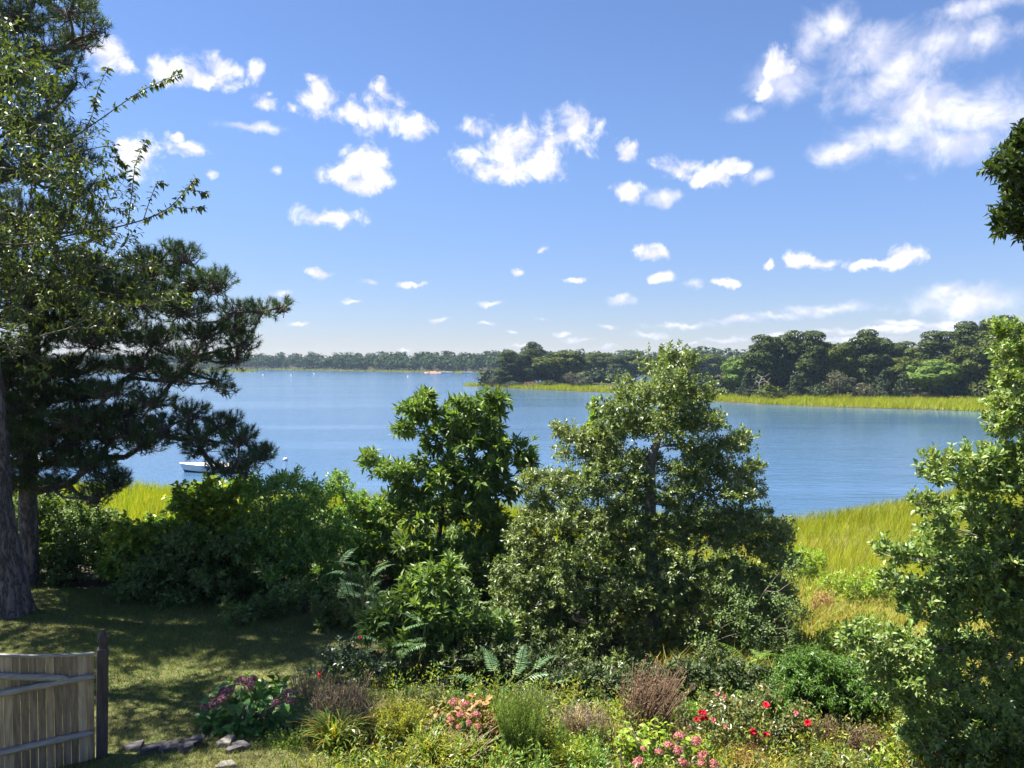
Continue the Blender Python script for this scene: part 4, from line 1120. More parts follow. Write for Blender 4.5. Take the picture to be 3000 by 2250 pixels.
# ------------------------------------------------------------------ the big holly in the middle
def build_holly():
    rng = np.random.default_rng(301)
    d = 16.0
    lobes = [(1960, 1105, 120, 50), (1870, 1160, 95, 50), (2050, 1170, 80, 55), (1975, 1062, 70, 32), (1800, 1215, 70, 45), (1950, 1190, 110, 60), (2070, 1240, 60, 40), (1880, 1250, 90, 45), (2000, 1260, 80, 40), (1785, 1265, 55, 30),
        (1640, 1265, 38, 22), (1690, 1285, 70, 32), (1760, 1310, 80, 34), (1680, 1335, 70, 30), (1800, 1360, 90, 40), (2050, 1315, 90, 26), (2140, 1312, 70, 30), (2185, 1290, 38, 26), (1890, 1350, 70, 30),
        (1545, 1408, 45, 26), (1610, 1415, 80, 36), (1720, 1430, 100, 36), (1560, 1455, 50, 22), (1830, 1430, 80, 34), (2050, 1395, 90, 30), (2150, 1395, 70, 30), (2200, 1380, 36, 26), (2120, 1450, 100, 30), (2215, 1440, 45, 24),
        (1590, 1520, 80, 36), (1700, 1530, 110, 40), (1530, 1570, 60, 40), (1820, 1520, 80, 34), (2040, 1500, 90, 30), (2170, 1520, 90, 34), (2260, 1545, 60, 26), (1640, 1600, 110, 40), (1770, 1610, 90, 40),
        (2060, 1590, 110, 40), (2190, 1600, 100, 40), (2290, 1580, 45, 26), (2290, 1640, 50, 34), (1540, 1670, 90, 40), (1660, 1680, 110, 40), (1800, 1690, 90, 36), (1930, 1660, 70, 30),
        (2060, 1680, 110, 40), (2190, 1690, 100, 40), (1500, 1760, 80, 40), (1620, 1770, 120, 44), (1770, 1770, 100, 40), (1910, 1770, 90, 40), (2040, 1770, 110, 44), (2180, 1780, 100, 44), (2280, 1740, 60, 44),
        (1510, 1850, 80, 40), (1640, 1860, 120, 40), (1780, 1860, 100, 40), (1920, 1860, 90, 40), (2060, 1860, 100, 40), (2180, 1860, 90, 40), (2270, 1830, 60, 40), (1700, 1920, 110, 30), (1560, 1920, 90, 30), (1850, 1920, 90, 30), (2000, 1920, 90, 30)]
    lobes += [(1850, 1480, 60, 40), (1960, 1470, 50, 34), (1900, 1600, 70, 40), (1990, 1440, 60, 30), (1860, 1400, 50, 24), (1470, 1700, 40, 40), (1470, 1800, 40, 50), (1490, 1890, 60, 40), (1760, 1400, 60, 30), (1650, 1470, 70, 30), (2100, 1350, 60, 26), (1990, 1380, 60, 26), (1930, 1540, 60, 34), (1860, 1560, 70, 34), (2000, 1550, 70, 34), (2110, 1550, 80, 30), (1880, 1730, 80, 40), (1990, 1720, 80, 40), (1560, 1620, 70, 40)]
    full = round_out(lobes, d, 1915, 0.75)
    # low front skirts coming forward down the slope
    full += [(1480, 1720, 55, 40, -1.0), (1490, 1800, 60, 40, -1.2), (1480, 1880, 60, 40, -1.3), (1560, 1770, 70, 40, -1.3), (1570, 1860, 80, 40, -1.5), (1560, 1940, 80, 30, -1.7), (1680, 1930, 90, 34, -1.8), (1800, 1935, 90, 34, -1.9), (1920, 1935, 90, 34, -1.9), (2040, 1935, 90, 34, -1.8), (2150, 1930, 80, 34, -1.7),
             (1620, 1975, 80, 22, -2.4), (1740, 1978, 80, 22, -2.4), (1860, 1980, 80, 22, -2.5), (1980, 1978, 80, 22, -2.4), (2090, 1975, 70, 22, -2.3)]
    wl = lobes_to_world(full, d)
    A, O = lobe_points(wl, 44, rng, 3.0, 0.5, 6, 0.05)
    tr = spline([at(1918, 1950, d), at(1915, 1850, d), at(1912, 1700, d), at(1905, 1550, d), at(1905, 1440, d), at(1908, 1350, d), at(1930, 1280, d), at(1950, 1200, d), at(1975, 1090, d)], 36)
    rr = np.interp(np.linspace(0, 1, 36), [0, 0.1, 0.5, 0.68, 1], [0.20, 0.15, 0.115, 0.09, 0.02])
    gt = Geo(); sweep(gt, tr, rr, 12, 0, 0.03, rng)
    lim = skeleton(tr, rr, A, rng, 0.3, 0.0045, 2.35, 0.05, 0.4, 0.15)
    tubes(gt, *lim, k=5)
    tw, P, D, N, L, W = twig_leaves(A, O, rng, 4, 9, 0.15, 0.078, 0.041, up=0.35, out=0.75, rnd=0.75, side=0.85, nup=0.8)
    # upright sprigs at the very top
    for px, py in ((1900, 1000), (1940, 1005), (1962, 992), (1870, 1030), (2010, 1030)):
        c = spline([at(px + 6, 1085, d), at(px, 1045, d), at(px + 2, py, d)], 10)
        sweep(gt, c, np.linspace(0.008, 0.003, 10), 5)
        n = 46; t = rng.random(n); i = np.clip((t * 9).astype(int), 0, 8)
        p = c[i] + rng.normal(size=(n, 3)) * 0.01
        sd = rdir(rng, n) * np.array([1, 1, 0.3])
        P = np.concatenate([P, p]); D = np.concatenate([D, nrm(sd + np.array([0, 0, 0.6]))]); N = np.concatenate([N, nrm(rng.normal(size=(n, 3)) + np.array([0, 0, 0.8]))])
        l = 0.07 * rng.uniform(0.7, 1.2, n); L = np.concatenate([L, l]); W = np.concatenate([W, l * 0.5])
    gc = Geo(); leaves4(gc, P, D, N, L, W, 0, 0.2)
    base = tr[0].copy(); base[2] = gz(base[0], base[1])
    finish_tree('holly_tree', 'large holly with open tiers standing in the middle before the water', 'tree', base, gt, gc, M['grey_bark'], M['holly_leaf'])
build_holly()

def build_near_holly():
    rng = np.random.default_rng(302)
    d = 8.3
    lobes = [(2975, 985, 60, 40), (2950, 1050, 60, 36), (3000, 1120, 90, 50), (2960, 1180, 60, 36), (2985, 1260, 80, 40), (2925, 1240, 40, 24),
        (2790, 1355, 70, 30), (2890, 1350, 90, 36), (2990, 1340, 90, 50), (2760, 1400, 60, 26), (2850, 1420, 90, 34), (2950, 1430, 100, 50),
        (2690, 1470, 38, 20), (2740, 1495, 60, 26), (2840, 1500, 90, 34), (2960, 1530, 100, 50), (2790, 1560, 90, 26),
        (2595, 1620, 34, 12), (2650, 1640, 50, 22), (2720, 1640, 80, 34), (2840, 1650, 110, 44), (2960, 1660, 100, 60), (2620, 1710, 50, 26), (2710, 1730, 90, 40), (2830, 1760, 110, 50), (2950, 1780, 100, 60), (2640, 1780, 50, 26), (2740, 1820, 80, 40),
        (2500, 1860, 26, 12), (2560, 1880, 50, 26), (2640, 1890, 70, 34), (2760, 1910, 100, 44), (2890, 1910, 110, 60), (2600, 1945, 60, 28), (2700, 1985, 90, 40), (2820, 2010, 110, 50), (2950, 2030, 110, 70), (2630, 2020, 40, 24),
        (2860, 1705, 90, 40), (2960, 1715, 80, 44), (2790, 1690, 70, 34), (2920, 1600, 90, 40), (2520, 1895, 50, 28), (2590, 1985, 50, 34), (2630, 2060, 50, 34), (2680, 2130, 60, 34), (2740, 2185, 70, 30), (2850, 2190, 90, 36), (2680, 2060, 70, 34), (2790, 2100, 100, 40), (2910, 2130, 110, 50), (3000, 2180, 90, 60), (2760, 2150, 50, 26),
        (3080, 1200, 120, 90), (3090, 1400, 130, 100), (3090, 1620, 130, 110), (3090, 1850, 130, 110), (3100, 2080, 140, 110), (3060, 1030, 90, 70)]
    L2 = []
    for l in lobes:
        for s in (-0.28, 0.42): L2.append((*l, s * rng.uniform(0.6, 1.3) + (3000 - l[0]) * -0.0006))
    wl = lobes_to_world(L2, d)
    A, O = lobe_points(wl, 125, rng, 2.6, 0.6, 6, 0.05)
    bx = (3150 - 1500) / F * 8.8
    tr = spline([(bx, 8.8, gz(bx, 8.8) - 0.2), (bx, 8.8, 5.4), (bx + 0.05, 8.8, 6.6), (bx - 0.03, 8.75, 7.8), (bx - 0.05, 8.7, 9.2), (bx - 0.1, 8.7, 10.0)], 26)
    rr = np.interp(np.linspace(0, 1, 26), [0, 0.1, 1], [0.15, 0.11, 0.02])
    gt = Geo(); sweep(gt, tr, rr, 12, 0, 0.03, rng)
    lim = skeleton(tr, rr, A, rng, 0.2, 0.0035, 2.35, 0.03, 0.45, 0.1)
    tubes(gt, *lim, k=5)
    tw, P, D, N, L, W = twig_leaves(A, O, rng, 3, 9, 0.11, 0.068, 0.036, up=0.5, out=0.7, rnd=0.6, side=0.8, nup=0.8)
    tubes(gt, tw[0], tw[1], np.full(len(tw[0]), 0.0035), np.full(len(tw[0]), 0.002), 3)
    idx = largest(P, D, N, L, W, 300, (2500, 950), (3000, 2250))
    rest = np.ones(len(P), bool); rest[idx] = False
    gc = Geo(); leaves4(gc, P[rest], D[rest], N[rest], L[rest], W[rest], 0, 0.2)
    base = tr[0].copy(); base[2] = gz(base[0], base[1])
    root = finish_tree('holly_tree', 'dense sunlit holly filling the right edge from the garden upwards', 'tree', base, gt, gc, M['grey_bark'], M['near_holly_leaf'])
    add_leaf_parts(root, base, leaf_unit('holly leaf', M['near_holly_leaf'], 0.2, 0.08), P, D, N, L, W, idx)
build_near_holly()

def leafy(name, label, cat, lobes, d, x0, mat, bark, seed, dens=14, ntw=4, nlf=8, tl=0.22, L=0.08, W=0.04, trunk=None, six=False, up=0.4, out=0.75, rnd=0.7, side=0.8, hang=0.0, nup=0.8, squash=0.6, rtip=0.005, basey=None, r0=0.07, depths=None, group=None, top=0.3, droop=0.12, clump=5, skirt=None):
    rng = np.random.default_rng(seed); dens = dens * 2.4; tl = tl * 0.8; L = L * 1.18; W = W * 1.18; six = False
    if skirt is None: skirt = cat in ('shrub', 'bush', 'rose bush')
    if skirt:
        # leaves reach down to the ground
        lobes = list(lobes); x_lo = min(l[0] - l[2] for l in lobes) + 30; x_hi = max(l[0] + l[2] for l in lobes) - 30
        sz = 0.28 / mpp(d); px = x_lo
        while px <= x_hi:
            g_ = gd(px, d); py_g = 1125 - F * float((g_ - np.array([0, 0, CAMZ])) @ UPV) / float((g_ - np.array([0, 0, CAMZ])) @ FWD)
            cov = [l[1] + l[3] * 0.5 for l in lobes if abs(l[0] - px) < l[2]]
            if cov:
                yb = max(cov)
                while yb < py_g - sz * 0.3:
                    lobes.append((px, yb + sz * 0.5, sz * 1.1, sz * 0.8)); yb += sz * 1.1
            px += sz * 1.3
    if depths is None: l2 = round_out(lobes, d, x0, squash)
    else: l2 = [(*l[:4], s * rng.uniform(0.6, 1.4)) for l in lobes for s in depths]
    wl = lobes_to_world(l2, d)
    A, O = lobe_points(wl, dens, rng, 2.8, max(top, 0.5), clump + (2 if skirt else 0), tl * (0.3 if skirt else 0.55))
    # keep foliage above the ground
    gzz = ground(A[:, 0], A[:, 1]); keep = A[:, 2] > gzz + 0.06
    A = A[keep]; O = O[keep]
    b = gd(x0, d)
    if trunk is None:
        topz = np.percentile(A[:, 2], 75)
        cx, cy = A[:, 0].mean(), A[:, 1].mean()
        tr = spline([b - np.array([0, 0, 0.15]), b * 0.6 + np.array([cx, cy, b[2] + (topz - b[2]) * 0.5]) * 0.4 + np.array([0, 0, (topz - b[2]) * 0.25]), np.array([cx, cy, topz])], 14)
    else:
        tr = spline([at(*c) for c in trunk], 24)
        b = tr[0].copy(); b[2] = gz(b[0], b[1])
    rr = np.linspace(r0, rtip * 1.5, len(tr))
    gt = Geo(); sweep(gt, tr, rr, 8, 0, 0.03, rng)
    tubes(gt, *skeleton(tr, rr, A, rng, 0.3, rtip, 2.35, 0.05, 0.4, 0.15), k=4)
    tw, P, D, N, Ls, Ws = twig_leaves(A, O, rng, ntw, nlf, tl, L, W, up, out, rnd, side, hang, nup)
    ok = P[:, 2] > ground(P[:, 0], P[:, 1]) + 0.01
    P, D, N, Ls, Ws = P[ok], D[ok], N[ok], Ls[ok], Ws[ok]
    gc = Geo()
    (leaves6 if six else leaves4)(gc, P, D, N, Ls, Ws, 0, 0.18, 0.08)
    return finish_tree(name, label, cat, b, gt, gc, bark, mat, 'crown' if cat == 'tree' else 'foliage', group)

leafy('sassafras_tree', 'upright tree with pointed leaf clusters left of the big holly', 'tree',
    [(1237, 1175, 32, 28), (1215, 1205, 45, 28), (1245, 1218, 40, 32), (1190, 1258, 42, 20), (1343, 1190, 42, 20), (1330, 1240, 70, 36), (1440, 1175, 34, 28), (1465, 1170, 20, 16), (1420, 1215, 60, 32), (1440, 1250, 40, 22), (1300, 1290, 80, 40), (1380, 1290, 60, 32),
     (1520, 1312, 45, 20), (1480, 1335, 60, 22), (1545, 1356, 32, 14), (1450, 1300, 30, 22), (1430, 1360, 60, 30), (1082, 1345, 20, 20), (1110, 1370, 42, 20), (1170, 1385, 55, 26), (1210, 1415, 70, 40),
     (1290, 1380, 80, 50), (1360, 1400, 80, 50), (1440, 1430, 70, 40), (1490, 1450, 35, 24), (1200, 1480, 110, 44), (1120, 1520, 80, 38), (1300, 1500, 100, 60), (1420, 1520, 80, 60), (1485, 1560, 45, 50),
     (1150, 1600, 110, 50), (1280, 1620, 110, 55), (1400, 1630, 90, 60), (1050, 1620, 60, 44), (1220, 1690, 100, 55), (1350, 1710, 80, 55), (1480, 1660, 45, 50)],
    17.4, 1290, M['sassafras_leaf'], M['dark_bark'], 401, dens=10.5, ntw=3, nlf=8, tl=0.17, L=0.165, W=0.06, six=True, up=0.3, side=0.7, nup=0.7, hang=0.15,
    trunk=[(1290, 1850, 17.4), (1292, 1750, 17.4), (1286, 1600, 17.4), (1300, 1450, 17.4), (1310, 1330, 17.4), (1330, 1230, 17.4)], r0=0.09)
leafy('sassafras_sapling', 'bright green sapling among the fern-like fronds below the upright tree', 'sapling',
    [(1262, 1690, 48, 32), (1312, 1660, 36, 22), (1220, 1740, 60, 36), (1300, 1740, 60, 36), (1160, 1780, 60, 36), (1250, 1800, 80, 44), (1330, 1830, 50, 36), (1190, 1850, 70, 44), (1280, 1880, 80, 40), (1100, 1840, 50, 40)],
    11.6, 1240, M['sassafras_leaf'], M['stem'], 402, dens=26, ntw=3, nlf=8, tl=0.14, L=0.12, W=0.044, six=True, up=0.4, side=0.7, r0=0.03)
leafy('sassafras_sapling', 'small bright sprig at the lower left foot of the big holly', 'sapling',
    [(1445, 1825, 40, 26), (1400, 1850, 45, 28), (1450, 1870, 40, 26), (1480, 1850, 28, 20)],
    11.6, 1430, M['sassafras_leaf'], M['stem'], 403, dens=26, ntw=3, nlf=8, tl=0.14, L=0.12, W=0.042, six=True, up=0.4, side=0.7, r0=0.02)
# hedge of shrubs between lawn and shore
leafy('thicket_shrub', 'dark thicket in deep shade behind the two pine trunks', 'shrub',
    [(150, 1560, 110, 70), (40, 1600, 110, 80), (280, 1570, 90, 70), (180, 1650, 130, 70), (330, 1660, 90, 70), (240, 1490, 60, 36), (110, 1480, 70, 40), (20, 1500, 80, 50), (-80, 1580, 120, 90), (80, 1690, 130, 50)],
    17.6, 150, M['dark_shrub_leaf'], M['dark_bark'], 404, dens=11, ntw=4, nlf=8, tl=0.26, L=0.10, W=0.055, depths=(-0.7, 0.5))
leafy('vine_shrub', 'shrub mound draped with yellowing vine leaves at the end of the lawn', 'shrub',
    [(430, 1560, 70, 40), (560, 1475, 65, 44), (640, 1455, 55, 34), (520, 1540, 90, 50), (650, 1520, 90, 50), (380, 1600, 60, 36), (350, 1560, 40, 20), (720, 1440, 40, 40), (600, 1430, 30, 20)],
    16.6, 540, M['vine_leaf'], M['dark_bark'], 405, dens=20, ntw=4, nlf=7, tl=0.22, L=0.095, W=0.07, depths=(-0.6, 0.5))
leafy('dark_shrub', 'broad dark glossy shrub bordering the lawn below the vine mound', 'shrub',
    [(470, 1650, 110, 55), (600, 1620, 110, 60), (720, 1620, 90, 60), (560, 1710, 120, 50), (420, 1700, 80, 40), (690, 1710, 110, 50), (640, 1770, 110, 40), (520, 1750, 90, 30)],
    15.6, 580, M['dark_shrub_leaf'], M['dark_bark'], 406, dens=17, ntw=4, nlf=8, tl=0.2, L=0.082, W=0.046, depths=(-0.6, 0.45))
leafy('bayberry_shrub', 'sunlit light green shrub between vine mound and upright tree', 'shrub',
    [(775, 1440, 60, 36), (850, 1430, 60, 34), (800, 1530, 80, 55), (900, 1500, 90, 50), (860, 1620, 100, 60), (960, 1600, 90, 70), (820, 1710, 90, 50), (920, 1730, 110, 50), (1000, 1700, 80, 50), (930, 1450, 60, 30), (780, 1620, 60, 40)],
    15.4, 880, M['shrub_leaf'], M['dark_bark'], 407, dens=21, ntw=4, nlf=8, tl=0.2, L=0.088, W=0.034, depths=(-0.6, 0.5))
leafy('bayberry_shrub', 'small-leaved shrub with an upright sprig just left of the upright tree', 'shrub',
    [(1000, 1440, 46, 40), (1045, 1470, 46, 36), (1000, 1520, 60, 50), (988, 1400, 16, 24), (1050, 1550, 60, 50), (1090, 1500, 30, 24), (1010, 1620, 60, 50)],
    16.8, 1010, M['shrub_leaf'], M['dark_bark'], 408, dens=17, ntw=4, nlf=8, tl=0.18, L=0.07, W=0.034, depths=(-0.4, 0.4))
leafy('privet_shrub', 'low dark shrub spilling onto the lawn corner below the light green shrub', 'shrub',
    [(720, 1790, 80, 40), (800, 1800, 90, 44), (900, 1810, 90, 44), (980, 1820, 80, 44), (1050, 1790, 70, 44), (860, 1760, 90, 40), (1030, 1740, 70, 44)],
    14.0, 880, M['dark_shrub_leaf'], M['dark_bark'], 409, dens=18, ntw=4, nlf=8, tl=0.18, L=0.075, W=0.042, depths=(-0.5, 0.4))
leafy('twiggy_shrub', 'greyish twiggy shrub against the right flank of the big holly', 'shrub',
    [(2180, 1740, 90, 50), (2280, 1760, 60, 50), (2340, 1810, 40, 40), (2220, 1840, 100, 50), (2120, 1830, 80, 50), (2310, 1880, 60, 40), (2200, 1910, 90, 40), (2330, 1650, 26, 30), (2300, 1690, 40, 30)],
    14.2, 2220, M['dark_shrub_leaf'], M['twig'], 410, dens=22, ntw=3, nlf=5, tl=0.2, L=0.05, W=0.026, depths=(-0.5, 0.4), rtip=0.003, r0=0.03)
leafy('vine_snag', 'vine-wrapped snag poking out at the upper left of the big holly', 'snag',
    [(1742, 1185, 12, 20), (1750, 1220, 18, 26), (1735, 1262, 24, 30), (1760, 1290, 26, 30), (1722, 1250, 10, 14)],
    17.6, 1748, M['vine_leaf'], M['dark_bark'], 411, dens=60, ntw=3, nlf=5, tl=0.1, L=0.07, W=0.05, trunk=[(1750, 1850, 17.6), (1752, 1500, 17.6), (1748, 1300, 17.6), (1742, 1180, 17.6)], r0=0.045)
leafy('round_bush', 'neat dome-shaped green bush right of the red roses', 'bush',
    [(2420, 1968, 110, 56), (2420, 2010, 140, 60), (2330, 2040, 90, 64), (2510, 2040, 80, 60), (2420, 2080, 140, 70), (2350, 1990, 60, 40), (2490, 1985, 60, 40), (2560, 2090, 50, 50), (2290, 2090, 50, 50), (2420, 2130, 130, 50)],
    10.0, 2420, M['box_leaf'], M['dark_bark'], 412, dens=70, ntw=5, nlf=8, tl=0.12, L=0.046, W=0.019, hang=0.4, up=0.2, squash=0.8, nup=0.7, clump=9)
leafy('oak_tree', 'dark oak branch hanging in at the upper right edge', 'tree',
    [(3000, 400, 40, 26), (2970, 440, 36, 26), (2945, 500, 45, 28), (2985, 510, 60, 36), (2985, 580, 40, 36), (2960, 650, 32, 26), (2990, 680, 40, 26), (2930, 480, 24, 16), (2945, 655, 18, 14),
     (3070, 440, 60, 50), (3080, 560, 70, 60), (3070, 670, 60, 50), (3180, 520, 110, 110)],
    9.0, 3300, M['oak_leaf'], M['dark_bark'], 413, dens=42, ntw=3, nlf=9, tl=0.15, L=0.085, W=0.045, six=True, depths=(-0.25, 0.3),
    trunk=[(3420, 2200, 9.6), (3410, 1600, 9.6), (3400, 1100, 9.6), (3350, 700, 9.4), (3250, 500, 9.2)], r0=0.16)
# low growth at the feet of the big holly and on the slope
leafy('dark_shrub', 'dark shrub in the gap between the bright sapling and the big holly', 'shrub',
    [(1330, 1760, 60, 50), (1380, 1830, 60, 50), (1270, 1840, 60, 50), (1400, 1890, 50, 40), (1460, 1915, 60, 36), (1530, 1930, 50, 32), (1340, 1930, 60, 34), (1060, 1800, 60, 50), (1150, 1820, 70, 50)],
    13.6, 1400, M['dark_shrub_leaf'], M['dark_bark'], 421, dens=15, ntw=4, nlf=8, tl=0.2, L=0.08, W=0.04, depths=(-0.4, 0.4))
leafy('low_shrub', 'shade-darkened low growth behind the pale feathery fronds', 'shrub',
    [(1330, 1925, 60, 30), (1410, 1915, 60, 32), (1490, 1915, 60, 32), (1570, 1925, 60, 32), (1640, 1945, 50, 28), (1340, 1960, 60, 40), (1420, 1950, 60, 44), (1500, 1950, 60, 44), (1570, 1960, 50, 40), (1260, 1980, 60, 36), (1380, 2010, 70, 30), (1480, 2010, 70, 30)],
    11.3, 1420, M['oak_leaf'], M['dark_bark'], 422, dens=24, ntw=4, nlf=7, tl=0.16, L=0.07, W=0.034, depths=(-0.4, 0.4))  # dark leaf colour paints in the shade behind the fronds
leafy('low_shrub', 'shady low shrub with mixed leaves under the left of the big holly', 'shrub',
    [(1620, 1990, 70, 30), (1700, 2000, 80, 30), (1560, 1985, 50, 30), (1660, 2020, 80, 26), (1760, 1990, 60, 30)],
    10.9, 1650, M['oak_leaf'], M['dark_bark'], 414, dens=40, ntw=4, nlf=7, tl=0.14, L=0.065, W=0.03, depths=(-0.4, 0.4))  # shade under the holly is put into the leaf colour
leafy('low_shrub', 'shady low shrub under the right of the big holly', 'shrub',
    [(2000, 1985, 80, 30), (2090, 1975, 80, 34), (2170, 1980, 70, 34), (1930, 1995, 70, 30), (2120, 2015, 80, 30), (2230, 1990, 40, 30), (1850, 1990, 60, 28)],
    10.9, 2060, M['oak_leaf'], M['dark_bark'], 415, dens=40, ntw=4, nlf=7, tl=0.14, L=0.06, W=0.03, depths=(-0.4, 0.4))  # darker leaves in place of the holly's shade here too
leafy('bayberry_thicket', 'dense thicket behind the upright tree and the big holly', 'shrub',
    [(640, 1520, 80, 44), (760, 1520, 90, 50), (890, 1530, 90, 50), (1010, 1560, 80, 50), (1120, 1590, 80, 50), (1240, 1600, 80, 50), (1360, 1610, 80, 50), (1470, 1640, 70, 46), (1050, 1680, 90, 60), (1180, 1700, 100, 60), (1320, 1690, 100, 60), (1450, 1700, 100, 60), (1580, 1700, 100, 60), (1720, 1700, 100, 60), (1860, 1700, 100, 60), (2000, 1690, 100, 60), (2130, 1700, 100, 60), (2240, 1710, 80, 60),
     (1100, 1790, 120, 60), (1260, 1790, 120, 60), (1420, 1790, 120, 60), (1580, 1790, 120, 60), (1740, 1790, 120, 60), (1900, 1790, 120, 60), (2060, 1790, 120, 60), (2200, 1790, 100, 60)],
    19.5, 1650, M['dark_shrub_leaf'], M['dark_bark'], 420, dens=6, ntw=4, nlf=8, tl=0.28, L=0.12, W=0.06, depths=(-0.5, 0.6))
leafy('weed_shrub', 'yellow-green weedy shrub on the slope above the marsh', 'shrub',
    [(2470, 1720, 60, 34), (2540, 1710, 50, 34), (2420, 1760, 50, 30), (2520, 1770, 80, 34), (2590, 1750, 40, 34)],
    23.0, 2500, M['lime_leaf'], M['twig'], 416, dens=12, ntw=4, nlf=7, tl=0.25, L=0.10, W=0.04, depths=(-0.6, 0.6))
leafy('weed_shrub', 'brown withered shrub on the slope left of the yellow-green one', 'shrub',
    [(2400, 1790, 36, 22), (2420, 1770, 30, 20), (2380, 1800, 26, 18)],
    21.0, 2402, M['rust_leaf'], M['twig'], 417, dens=20, ntw=4, nlf=7, tl=0.2, L=0.08, W=0.03, depths=(-0.3, 0.3))
leafy('weed_shrub', 'green weedy clump at the marsh edge right of the big holly', 'shrub',
    [(2340, 1640, 40, 26), (2370, 1670, 40, 26), (2330, 1690, 30, 24), (2390, 1640, 30, 20)],
    27.0, 2355, M['lime_leaf'], M['twig'], 418, dens=10, ntw=4, nlf=7, tl=0.28, L=0.11, W=0.045, depths=(-0.5, 0.5))
leafy('weed_shrub', 'fresh green weeds on the slope just behind the round bush', 'shrub',
    [(2430, 1880, 60, 30), (2500, 1870, 60, 30), (2560, 1850, 60, 34), (2400, 1910, 40, 24)],
    14.5, 2480, M['weed_leaf'], M['twig'], 419, dens=18, ntw=4, nlf=7, tl=0.2, L=0.08, W=0.026, depths=(-0.5, 0.5))

# ------------------------------------------------------------------ garden plants
def frond_mesh(name, mat, pairs=13, length=1.0, leaflet=0.26, seed=0, arch=0.35):
    rng = np.random.default_rng(seed); g = Geo()
    t = np.linspace(0, 1, 14)
    c = np.stack([0 * t, t * length, arch * (t - t ** 2 * 1.35)], 1)
    sweep(g, c, np.linspace(0.011, 0.003, 14), 4)
    P, D, N, L, W = [], [], [], [], []
    for i in range(pairs):
        f = 0.12 + 0.86 * i / (pairs - 1)
        p = np.array([0, f * length, arch * (f - f * f * 1.35)])
        tan = nrm(np.array([0, 1.0, arch * (1 - 2.7 * f)]))
        l = leaflet * (math.sin(math.pi * min(0.97, 0.22 + 0.78 * f)) ** 0.6) * rng.uniform(0.85, 1.1)
        for s in (-1, 1):
            P.append(p); D.append(nrm(np.array([s * 1.0, 0.42, -0.22]) + rng.normal(size=3) * 0.08)); N.append(nrm(np.array([s * 0.25, -0.1, 1.0]) + rng.normal(size=3) * 0.12)); L.append(l); W.append(l * 0.27)
    P.append(c[-1]); D.append(nrm(c[-1] - c[-2])); N.append(np.array([0, 0, 1.])); L.append(leaflet * 0.5); W.append(leaflet * 0.14)
    leaves4(g, np.array(P), np.array(D), np.array(N), np.array(L), np.array(W), 0, 0.12, 0.06)
    return g.mesh(name, [mat])
FROND = [frond_mesh('frond', M['frond'], 13, 1.0, 0.24, s, (0.35, 0.22, 0.45)[s]) for s in range(3)]
LIMEFROND = [frond_mesh('lime frond', M['weed_leaf'], 13, 1.0, 0.24, 5, 0.3)]
def fronds(name, label, px, d, spots, meshes=FROND, seed=0, mat=None):
    """spots: (px, py, length m, heading deg, tilt deg, depth)"""
    rng = np.random.default_rng(seed)
    b = gd(px, d)
    root = thing(name, label, 'sumac', b)
    g = Geo(); P0 = []; P1 = []
    for k, (qx, qy, ln, hd, tilt, dd) in enumerate(spots):
        p = at(qx, qy, dd)
        o = link('frond', meshes[k % len(meshes)], root)
        o.location = p - b; o.rotation_euler = (rad(tilt), 0, rad(hd)); o.scale = (ln, ln, ln)
        top = p - b; foot = np.array([rng.normal() * 0.08, rng.normal() * 0.08, -0.05])
        m1 = foot * 0.4 + top * 0.6 + np.array([0, 0, 0.05])
        P0 += [foot, m1]; P1 += [m1, top]
    tubes(g, P0, P1, np.tile([0.012, 0.009], len(spots)), np.tile([0.009, 0.006], len(spots)), 5)
    link('stems', g.mesh('stems', [M['stem']]), root)
    return root
rs = random.Random(3)
def ring_spots(cx, cy, rx, ry, n, d, ln, seed):
    r = random.Random(seed); out = []
    for i in range(n):
        a = r.uniform(0, 360)
        out.append((cx + r.uniform(-1, 1) * rx, cy + r.uniform(-1, 1) * ry, ln * r.uniform(0.75, 1.2), a, r.uniform(-12, 38), d + r.uniform(-0.3, 0.3)))
    return out
fronds('sumac', 'group of feathery fronds by the lawn corner below the light green shrub', 1060, 12.6, ring_spots(1060, 1720, 70, 70, 16, 12.6, 0.42, 1), seed=1)
fronds('sumac', 'feathery fronds in front of the bright green sapling', 1200, 11.0, ring_spots(1180, 1880, 90, 60, 18, 11.0, 0.40, 2), seed=2)
fronds('sumac', 'pale feathery fronds spread before the left foot of the big holly', 1450, 10.2, [(1400, 2000, 0.40, 70, 12, 10.2), (1450, 1975, 0.42, 20, 30, 10.2), (1500, 1985, 0.40, -40, 22, 10.3), (1540, 1990, 0.42, -75, 8, 10.2), (1480, 2010, 0.36, 180, 5, 10.1),
    (1420, 2025, 0.36, 120, 0, 10.1), (1540, 2015, 0.38, -120, 0, 10.1), (1465, 1960, 0.40, 50, 38, 10.4), (1520, 1960, 0.42, -15, 36, 10.4), (1370, 2030, 0.34, 100, 5, 10.0), (1590, 2005, 0.34, -80, 10, 10.2), (1560, 1965, 0.38, -60, 30, 10.4)], seed=3)
fronds('sumac', 'green fronds under the holly beside the round bush', 2240, 11.2, ring_spots(2230, 1960, 60, 50, 9, 11.2, 0.40, 4), LIMEFROND, seed=4)
fronds('sumac', 'single bright fern-like plant at the bottom right of the garden', 2420, 8.3, [(2400, 2235, 0.30, 5, 62, 8.25), (2440, 2240, 0.30, -72, 16, 8.25), (2380, 2240, 0.26, 60, 20, 8.25), (2420, 2245, 0.24, -30, 45, 8.2), (2360, 2242, 0.22, 85, 8, 8.2)], LIMEFROND, seed=5)

